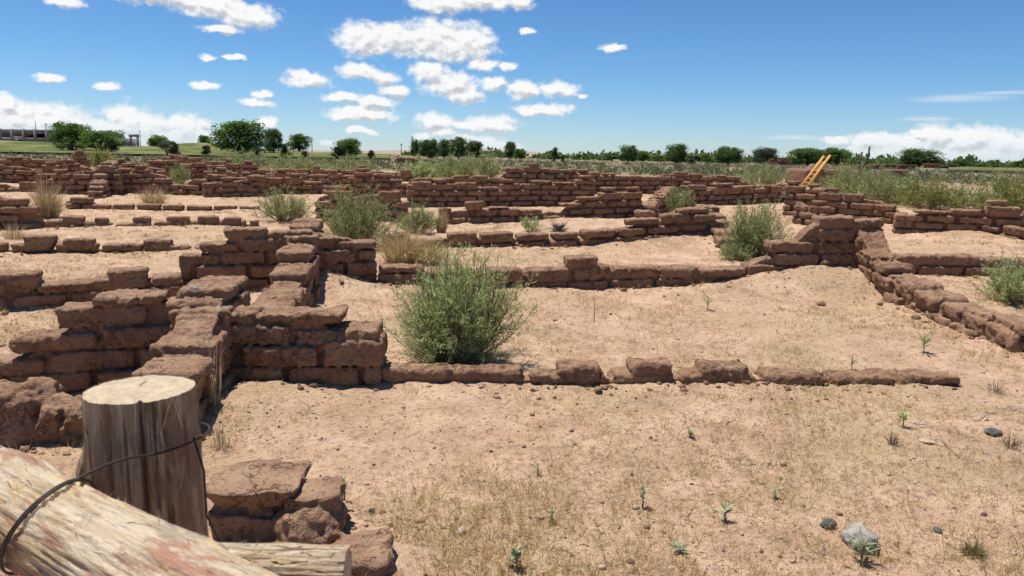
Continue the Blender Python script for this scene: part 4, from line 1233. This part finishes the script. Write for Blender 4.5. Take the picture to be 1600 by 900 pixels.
A, Bm, Cm, Dm = M_TREE_A, M_TREE_B, M_TREE_C, M_TREE_D
TREES = [
    ("cottonwood_tree", "tall cottonwood in front of the long grey garage", 86, 142, 182, 165, 'tree', A, 0),
    ("cottonwood_tree", "lower bright green tree touching the tall cottonwood by the garage", 122, 186, 201, 160, 'tree', A, 1),
    ("elm_tree", "dark far tree between the bright green tree and the dark gateway", 166, 197, 203, 330, 'tree', Bm, 2),
    ("cottonwood_tree", "small round tree behind the lawn, left of the round olive bush tree", 234, 264, 207, 260, 'tree', A, 2),
    ("olive_tree", "round dull olive tree standing alone before the lawn mound", 244, 281, 216, 110, 'bush', M_TREE_D, 0),
    ("juniper_tree", "small dark juniper on the lawn mound left of the great cottonwood", 310, 333, 225, 120, 'juniper', Cm, 0),
    ("elm_tree", "tiny dark far tree above the lawn mound", 312, 330, 209, 420, 'tree', Bm, 0),
    ("cottonwood_tree", "great round cottonwood, biggest tree on the left skyline", 335, 420, 183, 150, 'tree', A, 3),
    ("elm_tree", "darker tree close right of the great cottonwood", 413, 443, 202, 170, 'tree', Bm, 1),
    ("cottonwood_tree", "middle sized round green tree above a dark juniper, left of centre", 449, 488, 206, 190, 'tree', A, 4),
    ("juniper_tree", "dark juniper below the middle sized round green tree", 435, 458, 222, 120, 'juniper', Cm, 1),
    ("juniper_tree", "tiny dark juniper right of the middle sized round green tree", 468, 485, 234, 115, 'juniper', Cm, 2),
    ("juniper_tree", "low dark juniper close to the great cottonwood", 393, 412, 230, 130, 'juniper', Cm, 2),
    ("cottonwood_tree", "bright yellow green dome shaped tree left of centre", 516, 567, 212, 150, 'tree', A, 5),
    ("juniper_tree", "broad dark juniper before the bright dome shaped tree", 510, 547, 226, 118, 'juniper', Cm, 0),
    ("juniper_tree", "small upright dark juniper alone on the scrub left of centre", 572, 588, 233, 105, 'juniper', Cm, 1),
    ("elm_tree", "slim tree at the left end of the row of trees in the centre", 641, 656, 217, 185, 'tree', Bm, 2),
    ("elm_tree", "second tree in the centre row, right of the slim one", 654, 686, 215, 180, 'tree', Bm, 0),
    ("elm_tree", "third tree in the centre row, slightly lower than its neighbours", 681, 706, 218, 190, 'tree', Bm, 3),
    ("elm_tree", "fourth tree in the centre row, its crown the widest and highest", 700, 733, 214, 180, 'tree', Bm, 4),
    ("elm_tree", "last tree at the right end of the centre row", 727, 754, 219, 185, 'tree', Bm, 5),
    ("juniper_tree", "dark juniper at the foot of the centre row", 662, 684, 233, 150, 'juniper', Cm, 0),
    ("elm_tree", "dark tree just right of the centre row, its left half taller", 788, 808, 222, 200, 'tree', Bm, 1),
    ("cottonwood_tree", "greener low tree joined to the dark one right of the centre row", 800, 824, 229, 195, 'tree', A, 0),
    ("juniper_tree", "upright dark juniper right of the greener low tree", 858, 877, 228, 160, 'juniper', Cm, 1),
    ("juniper_tree", "small round juniper before the upright one, right of centre", 874, 886, 241, 140, 'juniper', Cm, 2),
    ("elm_tree", "low dark tree left of the round dark elm, right of centre", 940, 970, 239, 190, 'bush', Bm, 1),
    ("elm_tree", "round dark elm, taller of the two round dark trees right of centre", 965, 998, 226, 170, 'tree', Bm, 2),
    ("cottonwood_tree", "lighter green tree touching the round dark elm", 992, 1018, 234, 190, 'tree', A, 1),
    ("elm_tree", "low light green bushy tree between the two round dark trees", 1014, 1042, 240, 200, 'bush', A, 2),
    ("elm_tree", "round dark tree standing alone, right of the low light green one", 1038, 1075, 225, 140, 'tree', Bm, 3),
    ("juniper_tree", "low dark tree right of the lone round dark one", 1073, 1096, 241, 180, 'bush', Cm, 3),
    ("cottonwood_tree", "low lighter tree left of the dome shaped tree on the right", 1090, 1122, 240, 180, 'bush', A, 4),
    ("elm_tree", "dome shaped tree of dark green left of the grey green tree", 1117, 1159, 229, 165, 'tree', Bm, 4),
    ("olive_tree", "grey green ragged tree left of the red house", 1172, 1214, 227, 165, 'tree', Dm, 5),
    ("elm_tree", "wide dark green tree behind the ladder, left one of the pair", 1231, 1292, 229, 160, 'tree', Bm, 0),
    ("cottonwood_tree", "green tree behind the ladder, right one of the pair", 1284, 1333, 228, 160, 'tree', A, 4),
    ("elm_tree", "round tree right of the dark poles, with clouds behind it", 1407, 1466, 233, 170, 'tree', Bm, 3),
    ("elm_tree", "small tree close right of the round one near the dark poles", 1460, 1478, 249, 175, 'tree', Bm, 1),
    ("olive_tree", "dull brownish bush tree before the small trees on the right", 1472, 1498, 254, 130, 'bush', Dm, 1),
    ("elm_tree", "small dark tree behind the dull brownish bush tree", 1490, 1514, 249, 190, 'tree', Bm, 2),
    ("elm_tree", "low far tree on the green field at the right", 1525, 1548, 256, 230, 'bush', Bm, 2),
    ("elm_tree", "narrow far tree right of the low one on the green field", 1545, 1557, 257, 230, 'tree', Bm, 3),
    ("elm_tree", "dark tree cut by the right edge of the view", 1585, 1612, 251, 170, 'tree', Bm, 4),
    ("juniper_tree", "small dark round bush tree in front of the bright green tree on the left", 170, 186, 222, 125, 'juniper', Cm, 1),
    ("juniper_tree", "dark bush at the foot of the tall cottonwood by the garage", 100, 121, 222, 140, 'juniper', Cm, 2),
]
for a in TREES: tree(*a)


def far_wood():
    rg = np.random.default_rng(31); mb = MB(); n = 900
    th = np.radians(rg.uniform(-43, 43, n)); r = rg.uniform(240, 700, n); x, y = r * np.sin(th), r * np.cos(th)
    keep = (np.degrees(th) > -8); x, y, r = x[keep], y[keep], r[keep]; n = len(x)
    z = H(x, y, True); q = 70; s = np.exp(rg.normal(math.log(1.6), .5, n)).clip(.6, 4.6) * (r / 400)
    C = np.repeat(np.stack([x, y, z], -1), q, 0); S = np.repeat(s, q)
    dv = rg.normal(0, 1, (n * q, 3)); dv[:, 2] = np.abs(dv[:, 2]); dv = unit(dv)
    Pp = C + dv * (S * rg.uniform(.3, 1, n * q))[:, None] * np.array([1.5, 1.5, 1])
    d = unit(rg.normal(0, 1, dv.shape)); side = unit(np.cross(d, rg.normal(0, 1, d.shape)))
    mb.blades(Pp, d, side, S * .6, S * .4)
    return mb.mesh("far_woods", [M_TREE_B])

stuff("far_woods", far_wood())

#@@BUILT
# ------------------------------------------------------------------ buildings, ladders, poles
def at_z(px, py, dist):
    d = ray(px, py); k = dist / d[1]; return k * d[0], dist, CZ + k * d[2]


def garage():
    D = 250
    x0, _, zt = at_z(-60, 202, D); x1, _, _ = at_z(90, 204, D)
    xc = (x0 + x1) / 2; zb = gz(xc, D) - .3; L = x1 - x0; h = zt - zb
    o = thing("parking_garage", "long grey concrete garage with dark open decks at the left edge", "building", (xc, D, zb))
    m = MB()
    for k in range(3): m.box((0, 0, h * (.10 + .42 * k)), (L, 9, h * .2))
    obj("concrete_deck", m.mesh("concrete_deck", [M_CONC]), o)
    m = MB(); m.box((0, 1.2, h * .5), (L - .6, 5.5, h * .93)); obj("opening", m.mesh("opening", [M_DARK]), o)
    n = 9
    for k in range(n):
        m = MB(); m.box((-L / 2 + .8 + (L - 1.6) * k / (n - 1), -4.6, h * .53), (.8, .5, h * 1.06), 0, .05)
        obj("pillar", m.mesh("pillar", [M_CONC]), o)
    x0, _, zt = at_z(180, 212, D + 20); x1, _, _ = at_z(216, 212, D + 20); xc = (x0 + x1) / 2; zb = gz(xc, D + 20) - .3; L = x1 - x0; h = zt - zb
    o = thing("concrete_building", "low grey concrete block with a dark open gateway behind the left trees", "building", (xc, D + 20, zb))
    m = MB(); m.box((-L * .18, 0, h * .42), (L * .64, 8, h * .84)); obj("wall", m.mesh("wall", [M_CONC]), o)
    m = MB(); m.box((L * .16, 0, h * .5), (L * .07, 1, h)); m.box((L * .46, 0, h * .5), (L * .07, 1, h)); m.box((L * .31, 0, h * 1.0 + .15), (L * .40, 1, h * .16)); obj("gateway", m.mesh("gateway", [M_CONC]), o)
    m = MB(); m.box((-L * .18, -4.02, h * .5), (L * .6, .1, h * .22)); obj("window_band", m.mesh("window_band", [M_DARK]), o)

garage()


def cart():
    D = 225
    x, _, _ = at_z(29, 228, D); z = gz(x, D) + .3
    o = thing("golf_cart", "small white golf cart on the grass at the left edge", "golf cart", (x, D, z))
    m = MB(); m.box((0, 0, .45), (2.0, 1.1, .35), 0, .08); m.box((.75, 0, .72), (.5, 1.0, .3), 0, .08); obj("body", m.mesh("body", [M_DARK]), o)
    m = MB(); m.box((0, 0, 1.75), (1.7, 1.15, .10), 0, .04); obj("roof", m.mesh("roof", [M_WHITE]), o)
    for a in (-.7, .7):
        for b in (-.5, .5):
            m = MB(); m.tube([(a, b, .6), (a * .95, b, 1.72)], .025, 5); obj("roof_post", m.mesh("roof_post", [M_STEEL]), o)
    for a in (-.7, .7):
        for b in (-.5, .5):
            m = MB(); m.tube([(a, b - .08, .22), (a, b + .08, .22)], .22, 14); obj("wheel", m.mesh("wheel", [M_DARK]), o)
    m = MB(); m.box((-.15, 0, .75), (.5, 1.0, .12), 0, .04); m.box((-.42, 0, 1.0), (.1, 1.0, .5), 0, .04); obj("seat", m.mesh("seat", [M_WHITE]), o)

cart()


def mud_wall(label, px0, px1, top_y, base_y, dist, depth, name="mud_wall", cat="wall", mat=None, roof=False):
    x0, _, zt = at_z(px0, top_y, dist); x1, _, zt2 = at_z(px1, top_y, dist)
    xc = (x0 + x1) / 2; zt = (zt + zt2) / 2; zb = gz(xc, dist) - .15; L = x1 - x0; h = zt - zb
    vox = max(.04, L / 110)
    # rounded block from a distance field
    sx = np.arange(-L / 2 - .3, L / 2 + .3, vox); sy = np.arange(-depth / 2 - .3, depth / 2 + .3, vox); sz = np.arange(-.2, h + .3, vox)
    X, Y, Z = np.meshgrid(sx, sy, sz, indexing='ij'); r = min(.12, h * .2)
    q = [np.abs(X) - L / 2 + r, np.abs(Y) - depth / 2 + r, np.abs(Z - h / 2) - h / 2 + r]
    D = np.sqrt(sum(np.maximum(a, 0) ** 2 for a in q)) + np.minimum(np.maximum.reduce(q), 0) - r
    D = D + .07 * fbm(X * 2.1 + px0, Y * 2.1, Z * 2.1, 3)
    g = openvdb.FloatGrid(background=.3); g.copyFromArray(np.ascontiguousarray(D.astype(np.float32))); pts, qd = g.convertToQuads(0.0)
    me = raw_mesh(name, pts * vox + np.array([sx[0], sy[0], sz[0]]), qd[:, ::-1], None, [mat or M_PLASTER], True)
    if roof:
        o = thing(name, label, cat, (xc, dist, zb)); obj("wall", me, o)
        m = MB(); m.box((0, 0, h + .02), (L + .5, depth + .5, .16), 0, .04); obj("roof", m.mesh("roof", [M_PLASTER]), o)
        for k in range(8):
            m = MB(); m.tube([(-L / 2 + L * (k + .5) / 8, -depth / 2 - .45, h - .14), (-L / 2 + L * (k + .5) / 8, -depth / 2 + .1, h - .14)], .09, 8)
            obj("roof_beam", m.mesh("roof_beam", [M_DPOLE]), o)
        return o
    o = tag(obj(name, me, None, (xc, dist, zb)), label, cat); o['kind'] = 'thing'
    return o

mud_wall("square mud plastered kiva block with the wooden ladder rising from it", 1243, 1326, 264, 290, 34, 2.6, "mud_block", "block")
mud_wall("long rounded red mud wall far off, left of centre", 620, 652, 246, 258, 60, 1.0)
mud_wall("short red mud wall far off, just right of the long rounded one", 662, 680, 248, 256, 60, 1.0)
mud_wall("reddish mud block at the right end of the broad brush", 1386, 1414, 265, 280, 50, 1.5, "mud_block", "block")
mud_wall("small red block on the green field at the right", 1559, 1578, 266, 274, 100, 1.5, "mud_block", "block")
mud_wall("low flat roofed red building behind the dark poles", 1357, 1418, 258, 268, 120, 5, "flat_roofed_building", "building", M_REDWALL, True)
mud_wall("red house half hidden behind the grey green tree", 1207, 1236, 247, 262, 190, 6, "red_house", "house", M_REDWALL, True)
mud_wall("red house half hidden by the small trees on the right", 1456, 1482, 257, 266, 150, 6, "red_house", "house", M_REDWALL, True)


def ladder():
    D = 32
    o = None
    a0 = at_z(1254, 289, D); a1 = at_z(1287, 244.5, D + 1.0); b0 = at_z(1263, 290, D - .2); b1 = at_z(1297, 243, D + .8)
    org = np.array([(a0[0] + b0[0]) / 2, D, min(a0[2], b0[2]) - .2])
    o = thing("wooden_ladder", "yellow wooden pole ladder leaning up out of the mud block", "ladder", org)
    A0, A1, B0, B1 = (np.array(p) - org for p in (a0, a1, b0, b1))
    for (p, q) in ((A0, A1), (B0, B1)):
        m = MB(); m.tube([p - (q - p) * .1, (p + q) / 2, q], [.062, .058, .052], 10); obj("side_pole", m.mesh("side_pole", [M_PINE]), o)
    for k in range(6):
        t = .08 + .14 * k
        p, q = A0 + (A1 - A0) * t, B0 + (B1 - B0) * t; d = (q - p) * .15
        m = MB(); m.tube([p - d, q + d], .028, 8); obj("rung", m.mesh("rung", [M_PINE]), o)

ladder()


def dark_poles():
    D = 52
    o = thing("kiva_ladder", "pair of tall dark ladder poles standing up out of the brush", "ladder", (*at_z(1350, 262, D)[:2], gz(*at_z(1350, 262, D)[:2])))
    org = np.array(o.location)
    ends = []
    for (x0, x1, yt) in ((1341, 1347, 237), (1351, 1359, 229)):
        a = np.array(at_z(x0, 275, D)) - org; b = np.array(at_z(x1, yt, D)) - org; ends.append((a, b))
        m = MB(); m.tube([a, (a + b) / 2, b], [.075, .07, .06], 10); obj("side_pole", m.mesh("side_pole", [M_DPOLE]), o)
    for t in (.1, .3, .5):
        m = MB(); p = ends[0][0] + (ends[0][1] - ends[0][0]) * t; q = ends[1][0] + (ends[1][1] - ends[1][0]) * t * .8
        m.tube([p, q], .03, 7); obj("rung", m.mesh("rung", [M_DPOLE]), o)

dark_poles()


def pole(label, px, top_y, dist, cross=True, mast=False):
    p = at(px, dist); z = gz(*p); _, _, zt = at_z(px, top_y, dist); h = zt - z
    o = thing("utility_pole" if not mast else "light_mast", label, "pole", (p[0], p[1], z), "poles on the skyline")
    m = MB(); r = dist * .00042; m.tube([(0, 0, 0), (0, 0, h * .5), (0, 0, h)], [r * 1.2, r, r * .8], 8); obj("pole_shaft", m.mesh("pole_shaft", [M_DPOLE if not mast else M_STEEL]), o)
    if cross:
        m = MB(); m.box((0, 0, h * .93), (dist * .004, r * 1.3, r * 1.3)); m.box((0, 0, h * .84), (dist * .003, r * 1.3, r * 1.3)); obj("crossarm", m.mesh("crossarm", [M_DPOLE]), o)
    if mast:
        m = MB(); m.box((0, 0, h), (dist * .0028, dist * .001, dist * .0012)); obj("lamp_head", m.mesh("lamp_head", [M_STEEL]), o)

pole("tall bare pole behind the left garage", 60, 189, 320, False)
pole("light mast with a small head right of the bare pole behind the garage", 76, 194, 320, False, True)
pole("thin pole between the bright green tree and the lawn on the left", 221, 203, 340, False)
pole("power pole with cross arms right of the middle sized round tree", 488, 214, 420)
pole("power pole with cross arms at the left end of the centre tree row", 644, 212, 420)
pole("short far power pole left of the centre tree row", 627, 224, 520)
pole("slim mast on the skyline right of the dark ladder poles", 1386, 240, 260, False)
pole("pale wooden post in the scrub before the centre tree row", 648, 233, 70, False)

#@@FENCE
# ------------------------------------------------------------------ foreground fence
def log_mesh(name, L, r0, r1, mat, seed, nz=220, na=140, rough=.006, taper_end=None, knots=()):
    z = np.linspace(0, L, nz); a = np.linspace(0, 2 * np.pi, na, endpoint=False)
    Zg, Ag = np.meshgrid(z, a, indexing='ij')
    R = r0 + (r1 - r0) * Zg / L
    cx, cy = np.cos(Ag), np.sin(Ag)
    n = fbm(cx * 1.6 + seed, cy * 1.6, Zg * 2.2, 3) * .10 * r0 + fbm(cx * 6 + seed, cy * 6, Zg * 5, 2, .6) * rough * .5 + fbm(cx * 22, cy * 22 + seed, Zg * 6, 3, .65) * rough
    for (kz, ka, kr, kh) in knots:
        da = np.angle(np.exp(1j * (Ag - ka))) * r0
        n = n + kh * np.exp(-((Zg - kz) ** 2 + da ** 2) / kr ** 2)
    R = R + n * (1 - .6 * np.clip((Zg - L + .04) / .04, 0, 1) * (taper_end or 0))
    V = np.stack([R * cx, R * cy, Zg], -1).reshape(-1, 3)
    i = np.arange(nz - 1)[:, None] * na; j = np.arange(na)[None]; k = (j + 1) % na
    F = np.stack([i + j, i + k, i + na + k, i + na + j], -1).reshape(-1, 4)
    return raw_mesh(name, V, F, None, [mat], True), R


def cut_disc(name, ring, z, mat, seed, cracks=(), flip=False, dome=.0):
    """sawn face: polar grid inside the ring radii, with radial cracks"""
    na = len(ring); nr = 26
    f = np.linspace(0, 1, nr)[:, None] ** .9
    a = np.linspace(0, 2 * np.pi, na, endpoint=False)[None]
    R = f * ring[None]
    X, Y = R * np.cos(a), R * np.sin(a)
    Z = z + .0025 * fbm(X * 60 + seed, Y * 60, X * 0, 3) - dome * np.clip(f - .9, 0, 1) * 10
    for (ca, wdt, dep, start) in cracks:
        da = np.abs(np.angle(np.exp(1j * (a - ca - .12 * np.sin(f * 9))))) * R
        Z = Z - dep * np.exp(-(da / wdt) ** 2) * (f > start) * np.clip((f - start) * 3, 0, 1)
    V = np.stack([X, Y, Z], -1).reshape(-1, 3)
    i = np.arange(nr - 1)[:, None] * na; j = np.arange(na)[None]; k = (j + 1) % na
    F = np.stack([i + j, i + na + j, i + na + k, i + k], -1).reshape(-1, 4)
    if flip: F = F[:, ::-1]
    return raw_mesh(name, V, F, None, [mat], True)


def fibres(name, parent, L, rad, n, seed, zr, ar, mat):
    rg = np.random.default_rng(seed); mb = MB()
    for i in range(n):
        z = rg.uniform(*zr); a = rg.uniform(*ar); ln = rg.uniform(.015, .07); r0 = rad + .001
        u = np.array([math.cos(a), math.sin(a), 0]); tn = np.array([-u[1], u[0], 0]); w = rg.uniform(.0006, .0022)
        lift = rg.uniform(.002, .014); sk = rg.normal(0, .25); sg = rg.choice([-1, 1])
        P0 = u * (r0 - .003) + np.array([0, 0, z])
        pts = [P0 + (u * lift * f * f + tn * sk * ln * f + np.array([0, 0, sg * ln * f])) for f in (0, .35, .7, 1)]
        V = []
        for k, q in enumerate(pts): V += [q - tn * w * (1 - .28 * k), q + tn * w * (1 - .28 * k)]
        mb.add(V, [(0, 1, 3, 2), (2, 3, 5, 4), (4, 5, 7, 6)])
    o = obj(name, mb.mesh(name, [mat]), parent); o['kind'] = 'stuff'
    return o


def axis_rot(d):
    return Vector(d).normalized().to_track_quat('Z', 'Y').to_euler()


# upright post: sawn top centred at photo (224, 607)
POST_D = 1.36
_pt = np.array(at_z(224, 607, POST_D)); POST_R = .094
post = thing("fence_post", "thick upright cedar fence post with a pale sawn top, wired to the log rail", "fence post", (_pt[0] + .012, _pt[1], 0))
post.rotation_euler = (0, math.radians(-.8), 0)
_h = _pt[2]
me, R = log_mesh("post_shaft", _h, .118, POST_R, M_POST, 3.0, 260, 180, .0060, 1.0, knots=[(_h - .16, 3.25, .045, .022)])
# long drying splits down the post
co = np.zeros(len(me.vertices) * 3, np.float32); me.vertices.foreach_get('co', co); co = co.reshape(-1, 3)
aa = np.arctan2(co[:, 1], co[:, 0])
for (ca, wd, dp) in ((-1.15, .0042, .020), (-1.75, .003, .012), (-.75, .003, .012), (-2.3, .003, .010), (-.3, .003, .01), (-2.7, .004, .012), (-1.45, .0022, .008)):
    wob = ca + .08 * vnoise(co[:, 2] * 4 + ca * 9, co[:, 2] * 0, co[:, 2] * 0 + .3)
    da = np.abs(np.angle(np.exp(1j * (aa - wob)))) * .1
    fac = dp * np.exp(-(da / wd) ** 2)
    fac = fac * (1 - .75 * np.clip((co[:, 2] - _h + .05) / .05, 0, 1) * (dp < .02))
    rr = np.hypot(co[:, 0], co[:, 1]); co[:, :2] *= ((rr - fac) / rr)[:, None]
me.vertices.foreach_set('co', co.ravel()); me.update()
shaft = obj("post_shaft", me, post)
ring = np.hypot(*co.reshape(260, 180, 3)[-1, :, :2].T)
obj("sawn_top", cut_disc("sawn_top", ring, 0, M_CUT, 4, [(1.9, .0016, .010, .1), (-1.15, .002, .012, .7), (-.6, .0015, .006, .5)], True, .002), post, (0, 0, _h))


def rail(name, label, pa, pb, ra, rb, seed, cut_end, knots=()):
    pa, pb = np.array(pa), np.array(pb); d = pb - pa; L = float(np.linalg.norm(d))
    o = thing(name, label, "log", pa); o.rotation_euler = axis_rot(d)
    me, R = log_mesh("log", L, ra, rb, M_RAIL, seed, 300, 160, .0065, knots=knots)
    obj("log_body", me, o)
    fibres("loose_bark", o, L, (ra + rb) / 2, int(420 * L), int(seed), (.02 * L, .98 * L), (-3.14, 3.14), M_FIBRE)
    obj("sawn_end", cut_disc("sawn_end", R[-1], L, M_CUT, seed, [(.5, .002, .01, .2)], True), o)
    obj("sawn_end", cut_disc("sawn_end", R[0], 0, M_CUT, seed + 1, (), False), o)
    return o

def at_plane(px, py, z):
    d = ray(px, py); k = (z - CZ) / d[2]; return np.array([k * d[0], k * d[1], z])

_ra = at_plane(0, 778, 1.118); _rb = at_plane(390, 998, 1.118)
RA, RB = _ra, _rb
_dir = (RB - RA) / np.linalg.norm(RB - RA)
rail("log_rail", "peeled cedar log rail with reddish streaks lashed across the front of the post", RA - _dir * .5, RB + _dir * .2, .069, .076, 8.0, True, [(.54, a_, .05, .014) for a_ in (0, 1.57, 3.14, -1.57)] + [(1.0, .4, .025, .012)])
_ea = at_plane(543, 899, 1.05); _eb = at_plane(200, 900, 1.05)
rail("log_rail", "lower log rail with its sawn end showing at the bottom of the fence", _eb, _ea, .050, .042, 12.0, True)


def wire():
    o = thing("tie_wire", "dark rusted wire lashing the log rail to the fence post", "wire", (*(_pt[:2]), _h - .2))
    org = np.array(o.location)
    # loop round the post
    zc = float(at_z(300, 724, POST_D - .1)[2])
    a = np.linspace(0, 2 * np.pi, 90)
    for k, (dz, tilt) in enumerate(((0, .16),)):
        rr = np.interp(zc, [0, _h], [.118, POST_R]) + .004
        b_ = np.linspace(math.radians(-66), math.radians(200), 70)
        pts = np.stack([_pt[0] + .010 + rr * np.cos(b_), _pt[1] + rr * np.sin(b_), zc + dz + tilt * rr * np.cos(b_ + .2)], -1) - org
        m = MB(); m.tube(pts, .0022, 6, False); obj("wire_loop", m.mesh("wire_loop", [M_WIRE]), o)
    # loop round the rail, perpendicular to it
    t = 0.0
    best = min(np.linspace(0, 1, 60), key=lambda q: abs(project((RA + (RB - RA) * q))[0] - 75))
    c = RA + (RB - RA) * best
    up = np.array([0, 0, 1.]); sd = unit(np.cross(_dir, up))
    for k, sh in enumerate((0, .006)):
        rr = .0785 + .003
        pts = c + _dir * sh + rr * (np.cos(a)[:, None] * sd + np.sin(a)[:, None] * up) + _dir * (.05 * np.sin(a) + .03 * np.cos(a))[:, None]
        m = MB(); m.tube(pts - org, .0022, 6, False); obj("wire_loop", m.mesh("wire_loop", [M_WIRE]), o)
    # span between them
    aw = math.radians(-62); rp = np.interp(zc, [0, _h], [.118, POST_R]) + .004
    p2 = np.array([_pt[0] + .010 + rp * math.cos(aw), _pt[1] + rp * math.sin(aw), zc + .16 * rp * math.cos(aw + .2)])
    p0 = c + up * .0755 - sd * .02 + _dir * .04
    for k in range(1):
        tt = np.linspace(0, 1, 12)[:, None]
        m = MB(); m.tube(p0 + (p2 - p0) * tt + up * (.010 + .003 * k) * np.sin(tt * math.pi) - org, .0022, 6, False); obj("wire_strand", m.mesh("wire_strand", [M_WIRE]), o)
    # loose tail
    q0 = np.array([_pt[0] + .10, _pt[1] - .03, zc + .02])
    m = MB(); m.tube(np.array([q0, q0 + [.02, -.01, -.06], q0 + [.025, -.02, -.14], q0 + [.05, -.02, -.20]]) - org, .002, 6); obj("wire_tail", m.mesh("wire_tail", [M_WIRE]), o)


def project(p):
    v = np.asarray(p, float) - np.array([0, 0, CZ])
    return 800 + FPX * (v @ CR) / (v @ CF), 450 - FPX * (v @ CU) / (v @ CF)

fibres("loose_bark", post, _h, .0975, 110, 77, (_h - .45, _h - .015), (-3.14, 3.14), M_FIBRE)
wire()
